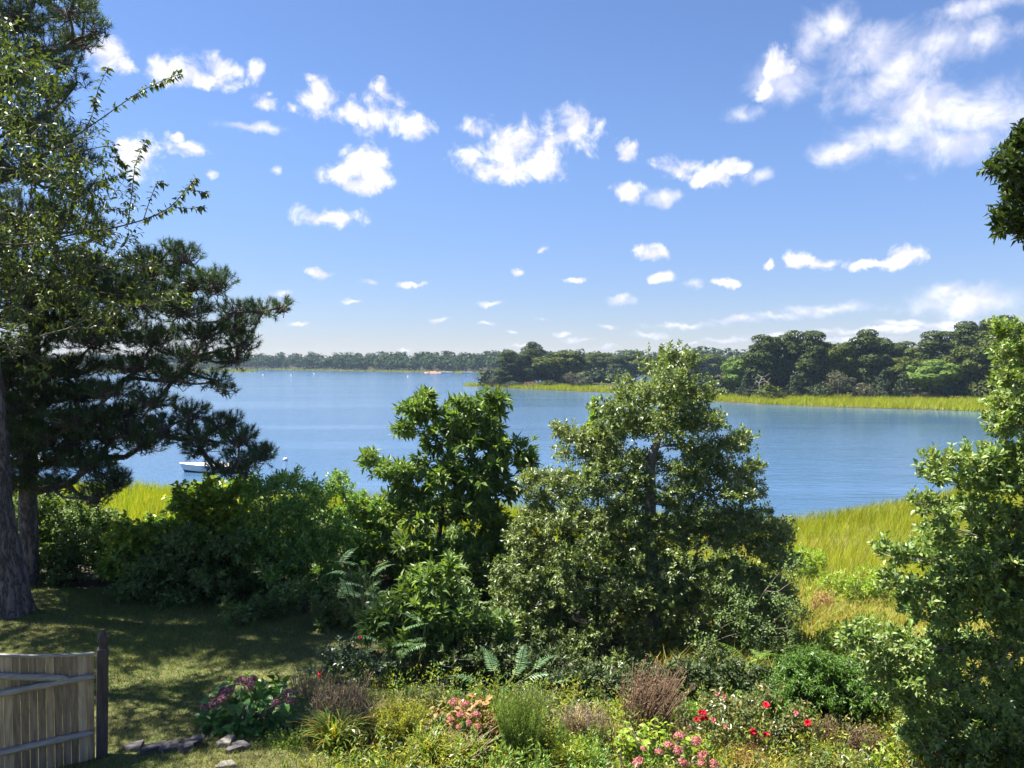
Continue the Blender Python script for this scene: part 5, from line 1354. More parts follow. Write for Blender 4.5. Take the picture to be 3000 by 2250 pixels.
def forb(name, label, cat, px0, px1, top, d, seed, leaf, stemmat, stems=60, per=40, L=0.05, W=0.012, spread=0.25, six=False, bare=0.15, hang=0.0, up=0.5, lean=(0, 0), droop=0.1, stemr=0.0035, tjit=0.35, group=None, tipm=None, foot=0.35):
    """bushy herb: many stems from one foot, leaves along them"""
    rng = np.random.default_rng(seed)
    b = gd((px0 + px1) / 2, d)
    s = mpp(d); w = (px1 - px0) * s
    ztop = at((px0 + px1) / 2, top, d)[2]
    h = ztop - b[2]
    u = rng.uniform(-0.5, 0.5, stems); v = rng.uniform(-0.5, 0.5, stems)
    foot_ = np.stack([u * w * foot, v * w * foot, np.full(stems, -0.03)], 1)
    hh = h * (1 - tjit * rng.random(stems)) * (1 - 0.5 * (u * u + v * v))
    tip = np.stack([u * w * 0.95 + lean[0] * hh, v * w * 0.8 + lean[1] * hh, hh], 1)
    mid = foot_ * 0.5 + tip * 0.5 + np.stack([0 * u, 0 * u, hh * 0.06], 1) + rng.normal(size=(stems, 3)) * 0.015
    root = thing(name, label, cat, b, group)
    g = Geo()
    tubes(g, foot_, mid, np.full(stems, stemr * 1.2), np.full(stems, stemr), 4); tubes(g, mid, tip, np.full(stems, stemr), np.full(stems, stemr * 0.5), 4)
    link('stems', g.mesh('stems', [stemmat]), root)
    n = stems * per
    k = np.repeat(np.arange(stems), per)
    t = bare + (1 - bare) * rng.random(n)
    p = np.where(t[:, None] < 0.5, foot_[k] + (mid[k] - foot_[k]) * (t[:, None] * 2), mid[k] + (tip[k] - mid[k]) * (t[:, None] * 2 - 1))
    p = p + rng.normal(size=(n, 3)) * spread * 0.1 * W / 0.012 * 0.6
    sd = rdir(rng, n) * np.array([1, 1, 0.4])
    D = nrm(sd + np.array([0, 0, up - hang]))
    N = nrm(np.array([0, 0, 0.8]) + rng.normal(size=(n, 3)) * 0.5)
    ls = L * rng.uniform(0.6, 1.25, n) * (1.15 - 0.5 * t)
    gl = Geo(); (leaves6 if six else leaves4)(gl, p, D, N, ls, ls * W / L, 0, 0.15, droop if six else 0.0)
    o = link('leaves', gl.mesh('leaves', [leaf]), root); o['kind'] = 'stuff'
    return root
def stalks(name, label, px0, px1, top, d, seed, mat, n=60, lean=(0.1, 0), r=0.004, heads=0.0, cat='dry stalks', fan=0.3, foot=0.5):
    rng = np.random.default_rng(seed)
    b = gd((px0 + px1) / 2 - lean[0] * 30, d); s = mpp(d); w = (px1 - px0) * s
    h = at((px0 + px1) / 2, top, d)[2] - b[2]
    u = rng.uniform(-0.5, 0.5, n); v = rng.uniform(-0.5, 0.5, n)
    f = np.stack([u * w * foot, v * w * 0.5, np.full(n, -0.03)], 1)
    hh = h * rng.uniform(0.55, 1.0, n)
    tip = f + np.stack([u * w * fan + lean[0] * hh + rng.normal(size=n) * 0.05, v * w * fan + lean[1] * hh + rng.normal(size=n) * 0.05, hh], 1)
    mid = (f + tip) / 2 + rng.normal(size=(n, 3)) * 0.02
    root = thing(name, label, cat, b)
    g = Geo()
    tubes(g, f, mid, np.full(n, r), np.full(n, r * 0.85), 4); tubes(g, mid, tip, np.full(n, r * 0.85), np.full(n, r * 0.5), 4)
    # side twigs
    k = rng.integers(0, n, n * 2); t = rng.uniform(0.1, 0.9, n * 2)[:, None]
    p = mid[k] + (tip[k] - mid[k]) * t; q = p + nrm(rng.normal(size=(n * 2, 3)) * 0.6 + np.array([0, 0, 1.0])) * rng.uniform(0.05, 0.14, n * 2)[:, None]
    if heads: tubes(g, p, q, np.full(n * 2, r * 0.5), np.full(n * 2, r * 0.3), 3)
    link('stalks', g.mesh('stalks', [mat]), root)
    if heads:
        hp = np.concatenate([tip, q]); m = len(hp)
        gh = Geo(); rep = 5
        P = np.repeat(hp, rep, 0) + rng.normal(size=(m * rep, 3)) * 0.006
        leaves4(gh, P, rdir(rng, m * rep), rdir(rng, m * rep), np.full(m * rep, heads) * rng.uniform(0.6, 1.2, m * rep), np.full(m * rep, heads * 0.6))
        o = link('seed_heads', gh.mesh('seed heads', [mat]), root); o['kind'] = 'stuff'
    return root
def strap_clump(name, label, px0, px1, top, d, seed, n=90, w=0.018, mat=None, group=None):
    rng = np.random.default_rng(seed)
    b = gd((px0 + px1) / 2, d); s = mpp(d); wid = (px1 - px0) * s * 0.5
    h = at((px0 + px1) / 2, top, d)[2] - b[2]
    root = thing(name, label, 'strap-leaved plant', b, group)
    seg = 7; t = np.linspace(0, 1, seg)
    g = Geo()
    for i in range(n):
        a = rng.uniform(0, 6.283); reach = wid * rng.uniform(0.35, 1.15); hh = h * rng.uniform(0.6, 1.1)
        dirv = np.array([math.cos(a), math.sin(a), 0]); sd = np.array([-math.sin(a), math.cos(a), 0])
        f = np.array([rng.normal() * 0.05, rng.normal() * 0.05, -0.02])
        arch = rng.uniform(1.1, 1.9)
        c = f + dirv * (reach * t ** 1.4)[:, None] + np.array([0, 0, 1.0]) * (hh * (np.sin(t * arch) / np.sin(min(arch, 1.57))))[:, None]
        ww = w * rng.uniform(0.7, 1.2) * np.clip(1.05 - t ** 2.2, 0.05, 1)[:, None] * 0.5
        V = np.concatenate([c - sd * ww, c + sd * ww])
        T = [(k, k + 1, seg + k + 1, seg + k) for k in range(seg - 1)]
        g.add(V, np.array(T))
    o = link('leaves', g.mesh('leaves', [mat or M['strap_leaf']]), root); o['kind'] = 'stuff'
    return root

# flower meshes
def rose_mesh(name, mat, seed):
    rng = np.random.default_rng(seed); g = Geo()
    P, D, N, L, W = [], [], [], [], []
    for ring, (n, el, l) in enumerate(((7, 0.25, 1.0), (6, 0.8, 0.85), (5, 1.6, 0.7))):
        for i in range(n):
            a = i * 6.283 / n + ring * 0.5 + rng.normal() * 0.1
            r = np.array([math.cos(a), math.sin(a), 0])
            P.append(r * 0.05); D.append(nrm(r + np.array([0, 0, el]))); N.append(nrm(np.array([0, 0, 1.0]) - r * el * 0.8)); L.append(l); W.append(l * 0.95)
    leaves6(g, np.array(P), np.array(D), np.array(N), np.array(L), np.array(W), 0, 0.18, 0.1)
    return g.mesh(name, [mat])
def mophead_mesh(name, mat, seed, n=210):
    rng = np.random.default_rng(seed); g = Geo()
    v = rdir(rng, n); v[:, 2] = np.where(v[:, 2] < -0.3, -v[:, 2], v[:, 2])
    P = v * np.array([1, 1, 0.8]) * rng.uniform(0.75, 1.05, n)[:, None]
    nn = nrm(v + rng.normal(size=(n, 3)) * 0.45); D = nrm(np.cross(nn, rng.normal(size=(n, 3))))
    leaves4(g, P - D * 0.16, D, nn, np.full(n, 0.34) * rng.uniform(0.7, 1.2, n), np.full(n, 0.30), 0, 0.1)
    return g.mesh(name, [mat])
ROSE = rose_mesh('rose', M['rose_petal'], 1); PINKROSE = rose_mesh('pink rose', M['pink_rose_petal'], 2)
PURPLE = mophead_mesh('purple mophead', M['purple_floret'], 1); PINK = mophead_mesh('pink mophead', M['pink_floret'], 2)
BIGLEAF = leaf_unit('hydrangea leaf', M['hydrangea_leaf'], 0.12, 0.14)
LIMELEAF = leaf_unit('lime hydrangea leaf', M['lime_leaf'], 0.12, 0.14)
RUSTLEAF = leaf_unit('rust hydrangea leaf', M['rust_leaf'], 0.12, 0.14)

def hydrangea(label, lobes, d, x0, heads, hr, leafmesh, headmesh, nleaf, L, W, seed, leafmat, fill=0, mixmesh=None):
    rng = np.random.default_rng(seed)
    b = gd(x0, d); root = thing('hydrangea', label, 'hydrangea', b)
    wl = lobes_to_world([(*l, 0.0) for l in lobes], d)
    area = np.array([r[0] * r[2] for c, r in wl]); area = area / area.sum()
    P, O = [], []
    for (c, r), f in zip(wl, area):
        n = max(3, int(nleaf * f)); v = rdir(rng, n); v[:, 2] = np.where(rng.random(n) < 0.6, np.abs(v[:, 2]), v[:, 2]); v[:, 1] = np.where(rng.random(n) < 0.35, -np.abs(v[:, 1]), v[:, 1])
        P.append(c + v * r * (rng.random(n) ** 0.3)[:, None]); O.append(v)
    P = np.concatenate(P); O = np.concatenate(O)
    D = nrm(O * np.array([1, 1, 0.4]) + rng.normal(size=P.shape) * 0.45 + np.array([0, 0, -0.15])); N = nrm(np.array([0, 0, 0.9]) + O * 0.5 + rng.normal(size=P.shape) * 0.3)
    ls = L * rng.uniform(0.65, 1.2, len(P))
    P[:, 2] = np.maximum(P[:, 2], ground(P[:, 0], P[:, 1]) + 0.05)
    idx = rng.permutation(len(P)); k = min(len(P), 150)
    add_leaf_parts(root, b, leafmesh, P, D, N, ls, ls * W / L, idx[:k])
    if len(P) > k:
        g = Geo(); q = idx[k:]; leaves6(g, P[q], D[q], N[q], ls[q], ls[q] * W / L)
        o = link('inner_leaves', g.mesh('inner leaves', [leafmat], b), root); o['kind'] = 'stuff'
    gs = Geo()
    tips = [at(hx, hy, hd) for hx, hy, hd, hs in heads]
    ends = np.array(tips + list(P[rng.permutation(len(P))[:40]]))
    foot = b + rng.normal(size=(len(ends), 3)) * np.array([0.1, 0.1, 0]) - np.array([0, 0, 0.03])
    mid = foot * 0.45 + ends * 0.55 + np.array([0, 0, 0.06])
    tubes(gs, foot, mid, np.full(len(ends), 0.006), np.full(len(ends), 0.005), 5); tubes(gs, mid, ends, np.full(len(ends), 0.005), np.full(len(ends), 0.0035), 5)
    link('stems', gs.mesh('stems', [M['twig']], b), root)
    for (hx, hy, hd, hs), t in zip(heads, tips):
        o = link('flower_head', headmesh, root); o.location = t - b; o.scale = (hr * hs,) * 3; o.rotation_euler = (rng.normal() * 0.3, rng.normal() * 0.3, rng.uniform(0, 6))
    return root
hydrangea('dark green hydrangea with dusky purple flower heads beside the flat stones',
    [(670, 2060, 60, 50), (740, 2030, 80, 40), (800, 2050, 60, 50), (720, 2110, 100, 50), (640, 2120, 50, 50), (800, 2120, 60, 50), (720, 2150, 100, 30), (700, 2000, 40, 20), (780, 1995, 40, 22)],
    9.2, 720, [(662, 2030, 8.85, 1.1), (632, 2060, 8.8, 0.95), (652, 2050, 8.7, 0.8), (706, 1998, 9.0, 1.0), (732, 2012, 8.8, 1.0), (738, 1992, 9.0, 0.85), (845, 2035, 8.9, 0.9), (852, 2055, 8.8, 0.8), (808, 2062, 8.7, 0.7), (600, 2075, 8.9, 0.7)], 0.075, BIGLEAF, PURPLE, 330, 0.15, 0.092, 501, M['hydrangea_leaf'])
hydrangea('rusty-leaved hydrangea with faded pink heads beside the tall green weeds',
    [(1330, 2080, 50, 30), (1380, 2090, 50, 36), (1300, 2120, 46, 36), (1360, 2140, 70, 36), (1410, 2060, 30, 26), (1290, 2090, 30, 20)],
    9.0, 1350, [(1330, 2058, 8.8, 0.9), (1365, 2065, 8.8, 1.0), (1395, 2095, 8.7, 0.9), (1350, 2095, 8.7, 0.9), (1320, 2110, 8.7, 0.7), (1400, 2130, 8.6, 0.8), (1375, 2120, 8.6, 0.7), (1345, 2130, 8.6, 0.6)], 0.055, RUSTLEAF, PINK, 170, 0.10, 0.055, 502, M['rust_leaf'])
hydrangea('yellow-green hydrangea with a cluster of dusty pink heads at the bottom edge',
    [(1880, 2150, 60, 24), (1930, 2140, 40, 24), (1850, 2190, 50, 36), (1940, 2190, 80, 40), (2030, 2190, 50, 40), (1830, 2160, 30, 20), (1990, 2220, 80, 30), (1880, 2230, 80, 30)],
    8.5, 1930, [(1990, 2158, 8.35, 1.15), (2040, 2172, 8.35, 1.1), (1960, 2185, 8.25, 1.1), (1985, 2200, 8.2, 1.0), (1930, 2205, 8.2, 0.9), (1870, 2235, 8.15, 1.2), (2060, 2215, 8.15, 1.1), (2090, 2240, 8.1, 1.1), (2000, 2235, 8.1, 1.0), (1885, 2195, 8.25, 0.7), (2055, 2240, 8.05, 0.8)], 0.054, LIMELEAF, PINK, 230, 0.10, 0.06, 503, M['lime_leaf'])

def rose_bush(label, lobes, d, x0, flowers, seed, mat, dens=40, mesh=ROSE, fr=0.04):
    r = leafy('rose_bush', label, 'rose bush', lobes, d, x0, mat, M['stem'], seed, dens=dens, ntw=3, nlf=6, tl=0.13, L=0.05, W=0.03, depths=(-0.25, 0.3), rtip=0.0035, r0=0.015)
    b = np.array(r.location); rng = np.random.default_rng(seed)
    for f in flowers:
        o = link('rose_flower', PINKROSE if len(f) > 3 else mesh, r)
        p = at(f[0], f[1], d - 0.45); o.location = p - b
        o.scale = (fr * f[2],) * 3; o.rotation_euler = (rad(50) + rng.normal() * 0.25, rng.normal() * 0.25, rng.normal() * 0.3)
    # flower stalks
    g = Geo(); A = np.array([at(f[0], f[1], d - 0.45) - b for f in flowers]); B = A * 0.75 + np.array([0, 0.12, -0.12])
    tubes(g, B, A, np.full(len(A), 0.004), np.full(len(A), 0.003), 4); link('flower_stalks', g.mesh('stalks', [M['stem']]), r)
    return r
rose_bush('straggly rose bush with bright red flowers before the round bush',
    [(2060, 2110, 40, 40), (2130, 2080, 60, 40), (2210, 2080, 60, 40), (2290, 2090, 60, 40), (2100, 2170, 70, 40), (2200, 2160, 80, 44), (2310, 2160, 70, 44), (2150, 2220, 90, 40), (2270, 2220, 90, 40), (2360, 2110, 40, 40), (2110, 2050, 30, 30), (2230, 2040, 30, 24)],
    9.1, 2210, [(2052, 2087, 0.75), (2063, 2088, 0.75), (2057, 2105, 0.8), (2068, 2104, 0.85), (2041, 2108, 0.8), (2245, 2066, 1.05), (2367, 2118, 1.05), (2206, 2145, 1.05), (2245, 2155, 1.1), (2332, 2090, 0.75, 1), (2101, 2034, 0.6, 1), (2122, 2043, 0.6, 1), (2090, 2110, 0.8, 1), (2124, 2128, 0.5, 1), (2211, 2182, 0.6, 1), (2226, 2163, 0.5, 1)], 601, M['rose_leaf'], 26)
rose_bush('grey-green rose bush with a few red flowers behind the dry stalks',
    [(1000, 1920, 60, 34), (1060, 1940, 60, 40), (960, 1960, 50, 34), (1110, 1970, 50, 40), (1030, 1990, 80, 40), (1120, 2020, 50, 36), (980, 2020, 50, 30), (1180, 1990, 50, 40), (1080, 2040, 60, 30)],
    11.0, 1060, [(938, 1972, 0.85), (936, 1984, 0.6), (1101, 2008, 0.95), (1055, 1868, 0.7)], 602, M['rose_leaf_cool'], 34)

stalks('dried_stalks', 'tall clump of tan dried stalks right of the purple hydrangea', 880, 1085, 1985, 9.2, 701, M['dry_stalk'], 150, (0.12, 0), 0.006, 0.016)
stalks('dried_stalks', 'tan stalks leaning flat across the bottom centre', 1230, 1440, 2120, 8.5, 702, M['dry_stalk'], 60, (0.9, 0.1), 0.006)
stalks('dried_stalks', 'brown withered bush fanning out under the big holly', 1780, 1980, 1955, 9.4, 703, M['brown_stalk'], 240, (0.38, 0), 0.0055, 0.022, fan=0.55, foot=0.25)
stalks('dried_stalks', 'thin dead stems among the yellow weeds left of the pink heads', 1640, 1800, 2060, 8.9, 704, M['dry_stalk'], 110, (0.05, 0), 0.0045, 0.014)
stalks('dried_stalks', 'brown seedy stalks right of the single fern-like plant', 2480, 2600, 2130, 8.7, 705, M['brown_stalk'], 130, (0.1, 0), 0.0045, 0.018)
stalks('dried_stalks', 'grey dead stems in the shade behind the purple hydrangea', 840, 940, 1960, 10.2, 706, M['dry_stalk'], 70, (0.05, 0), 0.0045)
stalks('dried_stalks', 'crossed tan stems lying before the yellow-green hydrangea', 1760, 1880, 2170, 8.2, 707, M['dry_stalk'], 22, (-0.3, 0), 0.004)
stalks('dried_stalks', 'thin dry stems in front of the round bush', 2380, 2480, 2100, 8.9, 708, M['brown_stalk'], 70, (0.1, 0), 0.004, 0.014)
strap_clump('daylily', 'arching daylily clump below the tan dried stalks', 860, 1090, 2090, 8.6, 711, 220, 0.02)
strap_clump('daylily', 'second daylily clump left of the leaning stalks', 1160, 1340, 2150, 8.4, 712, 150, 0.02)
strap_clump('daylily', 'third daylily clump between goldenrod and tall weeds', 1290, 1450, 2160, 8.4, 713, 130, 0.02)
strap_clump('daylily', 'thin grassy clump at the bottom under the withered bush', 1640, 1780, 2190, 8.35, 714, 90, 0.012)
forb('goldenrod', 'yellow goldenrod clump in the front of the garden', 'goldenrod', 1080, 1250, 2050, 8.8, 721, M['gold_leaf'], M['stem'], 100, 110, 0.045, 0.012, 0.5)
forb('goldenrod', 'small yellowish upright plant at the foot of the round bush', 'goldenrod', 2400, 2455, 2165, 8.5, 722, M['gold_leaf'], M['stem'], 26, 60, 0.03, 0.010, 0.4)
forb('tall_weed', 'tall feathery green weeds in the middle of the garden front', 'weed', 1440, 1610, 2000, 8.6, 723, M['weed_leaf'], M['stem'], 100, 110, 0.042, 0.009, 0.4, up=0.9, tjit=0.3)
forb('tall_weed', 'looser feathery weeds right of the tall green ones', 'weed', 1560, 1680, 2100, 8.7, 724, M['weed_leaf'], M['stem'], 46, 70, 0.034, 0.008, 0.4, up=0.8)
forb('garden_phlox', 'pale leafy perennials behind the tall green weeds', 'perennial', 1480, 1650, 2010, 9.6, 725, M['rose_leaf'], M['stem'], 50, 60, 0.045, 0.018, 0.4)
forb('yellow_plant', 'yellow-green leafy clump left of the leaning pink heads', 'perennial', 1620, 1790, 2160, 8.5, 726, M['lime_leaf'], M['stem'], 60, 40, 0.06, 0.018, 0.4)
forb('yellow_plant', 'lime green leafy sprigs above the rusty hydrangea', 'perennial', 1370, 1450, 2030, 9.6, 727, M['lime_leaf'], M['stem'], 30, 26, 0.08, 0.034, 0.4)
forb('yellow_plant', 'leafy green mound beside the flat stones at the bottom', 'perennial', 720, 900, 2185, 8.7, 728, M['weed_leaf'], M['stem'], 90, 40, 0.045, 0.02, 0.4)
forb('tall_weed', 'dim green perennials filling the bed behind the goldenrod', 'weed', 1150, 1330, 2030, 9.8, 729, M['rose_leaf'], M['stem'], 70, 50, 0.05, 0.016, 0.4)
forb('tall_weed', 'green weeds in the shade before the withered bush', 'weed', 1690, 1830, 2060, 10.2, 730, M['shrub_leaf'], M['stem'], 60, 50, 0.06, 0.02, 0.4)
forb('tall_weed', 'shaded green weeds left of the red roses', 'weed', 1980, 2080, 2060, 10.0, 731, M['shrub_leaf'], M['stem'], 60, 50, 0.06, 0.02, 0.4)
forb('tall_weed', 'dry golden weeds below the near right holly', 'weed', 2580, 2760, 2120, 9.0, 732, M['gold_leaf'], M['dry_stalk'], 70, 50, 0.05, 0.010, 0.4)
forb('tall_weed', 'golden weeds at the bottom right corner', 'weed', 2740, 3000, 2185, 8.5, 733, M['gold_leaf'], M['dry_stalk'], 80, 50, 0.05, 0.010, 0.4)
forb('yellow_plant', 'broad bright leaf tuft at the bottom edge right of the fern-like plant', 'perennial', 2570, 2640, 2220, 8.25, 734, M['lime_leaf'], M['stem'], 14, 10, 0.09, 0.045, 0.4)

def garden_floor():
    """weeds, seedlings and litter that nobody could count between the garden plants"""
    rng = np.random.default_rng(77); g = Geo()
    P = scatter(rng, 11000, -2.4, 7.0, 7.4, 10.1, lambda x, y, z: x > -2.2 + rng.normal(size=len(x)) * 0.25)
    blades(g, P, 0.15, 0.012, rng, 0.7, True, 0)
    # low leafy patches of several kinds
    S = scatter(rng, 2400, -2.4, 7.0, 7.6, 10.1, lambda x, y, z: x > -1.9 + rng.normal(size=len(x)) * 0.25)
    kind = (vnoise(S[:, 0], S[:, 1], 2.2, 12) * 5 + rng.normal(size=len(S)) * 0.7).astype(int).clip(0, 4)
    h = rng.uniform(0.15, 0.52, len(S)) * np.interp(S[:, 1], [8.0, 8.7, 9.6], [0.6, 0.85, 1.1])
    for k in range(5):
        q = S[kind == k]; hh = h[kind == k]; n = len(q)
        if n == 0: continue
        per = 22
        t = rng.random((n, per)); lean = rng.normal(size=(n, 1, 3)) * np.array([0.25, 0.25, 0]) + np.array([0, 0, 1])
        pos = q[:, None] + lean * (t * hh[:, None])[..., None] + rng.normal(size=(n, per, 3)) * 0.03
        m = n * per
        L = (0.05, 0.065, 0.05, 0.07, 0.06)[k]; W = (0.013, 0.026, 0.015, 0.022, 0.022)[k]
        leaves4(g, pos.reshape(-1, 3), nrm(rng.normal(size=(m, 3)) + np.array([0, 0, 0.5])), nrm(rng.normal(size=(m, 3)) * 0.5 + np.array([0, 0, 1])), L * rng.uniform(0.6, 1.3, m), W * rng.uniform(0.7, 1.3, m), k + 1)
    tag(link('ground_weeds', g.mesh('ground weeds', [M['rough_blade'], M['weed_leaf'], M['rose_leaf'], M['gold_leaf'], M['weed_leaf'], M['shrub_leaf']])), 'low weeds and dry litter between the garden plants', 'weeds', None, 'stuff')
garden_floor()
strap_clump('tan_grass', 'tan grass tuft between dried stalks and goldenrod', 1030, 1170, 2060, 8.9, 741, 170, 0.012, M['dry_stalk'])
strap_clump('tan_grass', 'tan grass tuft right of the tall green weeds', 1610, 1760, 2080, 8.9, 742, 180, 0.012, M['dry_stalk'])
strap_clump('tan_grass', 'tan grass tuft between withered bush and red roses', 1960, 2060, 2110, 9.0, 743, 110, 0.01, M['dry_stalk'])
forb('rust_plant', 'russet dying perennials left of the tall green weeds', 'perennial', 1380, 1470, 2080, 8.9, 744, M['rust_leaf'], M['brown_stalk'], 50, 40, 0.05, 0.018, 0.4)
forb('rust_plant', 'russet dying perennials at the foot of the withered bush', 'perennial', 1740, 1850, 2130, 8.8, 745, M['rust_leaf'], M['brown_stalk'], 50, 40, 0.05, 0.018, 0.4)
forb('rust_plant', 'orange-brown perennials below the red roses', 'perennial', 2120, 2260, 2190, 8.5, 746, M['rust_leaf'], M['brown_stalk'], 50, 40, 0.045, 0.016, 0.4)
forb('goldenrod', 'golden clump at the bottom between daylilies and leaning stalks', 'goldenrod', 1240, 1330, 2160, 8.5, 747, M['gold_leaf'], M['stem'], 50, 70, 0.04, 0.013, 0.4)
forb('goldenrod', 'golden clump right of the tall green weeds at the bottom', 'goldenrod', 1600, 1720, 2170, 8.5, 748, M['gold_leaf'], M['stem'], 60, 70, 0.04, 0.013, 0.4)

# ------------------------------------------------------------------ flat stones edging the bed
M['slate'] = plain_mat('slate', (0.04, 0.037, 0.04), (0.10, 0.09, 0.09), 5, 0.8, 0.6, (1, 1, 3))
M['pale_stone'] = plain_mat('pale stone', (0.14, 0.125, 0.105), (0.25, 0.225, 0.19), 5, 0.8, 0.6)
def stone(label, px, py, w, dp, h, rz, mat, seed, tilt=0.0):
    rng = np.random.default_rng(seed)
    b = gp(px, py); n = 9
    a = np.sort(rng.uniform(0, 6.283, n) * 0.35 + np.arange(n) * 6.283 / n * 0.65 + 0.2)
    r = rng.uniform(0.8, 1.12, n)
    out = np.stack([np.cos(a) * r * w / 2, np.sin(a) * r * dp / 2], 1)
    g = Geo()
    rings = []
    for s, z in ((0.96, -0.04), (1.0, h * 0.15), (0.97, h * 0.75), (0.9, h)):
        rings.append(np.concatenate([out * s, (z + rng.normal(size=(n, 1)) * h * 0.06)], 1))
    V = np.concatenate(rings + [np.array([[0, 0, h * 1.02]])])
    T = []
    for k in range(3):
        for i in range(n):
            j = (i + 1) % n; T += [(k * n + i, k * n + j, (k + 1) * n + j), (k * n + i, (k + 1) * n + j, (k + 1) * n + i)]
    for i in range(n): T.append((3 * n + i, 3 * n + (i + 1) % n, 4 * n))
    g.add(V, np.array(T))
    o = link('flat_stone', g.mesh('flat stone', [mat]), None, b)
    o.rotation_euler = (rad(tilt), 0, rad(rz))
    tag(o, label, 'stone', 'flat stones edging the flower bed')
stone('thin flat stone nearest the gate post', 405, 2195, 0.32, 0.22, 0.05, 5, M['slate'], 1)
stone('second flat stone of the edging from the gate post', 455, 2205, 0.30, 0.26, 0.06, -12, M['slate'], 2)
stone('dark tilted stone in the middle of the edging', 505, 2196, 0.28, 0.22, 0.06, 20, M['slate'], 3, 6)
stone('squarish grey stone before the large slab of the edging', 548, 2196, 0.2, 0.26, 0.08, 8, M['slate'], 4)
stone('large grey slab at the left foot of the purple hydrangea', 605, 2188, 0.42, 0.3, 0.09, 6, M['slate'], 5)
stone('pale buff stone at the foot of the purple hydrangea', 670, 2184, 0.26, 0.24, 0.06, -8, M['pale_stone'], 6)
stone('small slate at the right end of the edging', 710, 2192, 0.26, 0.18, 0.05, 12, M['slate'], 7)
stone('low stone in front of the pale buff stone', 690, 2206, 0.24, 0.16, 0.05, -5, M['slate'], 8)
stone('lone pale flagstone at the bottom edge of the lawn', 668, 2246, 0.28, 0.14, 0.03, 14, M['pale_stone'], 9)

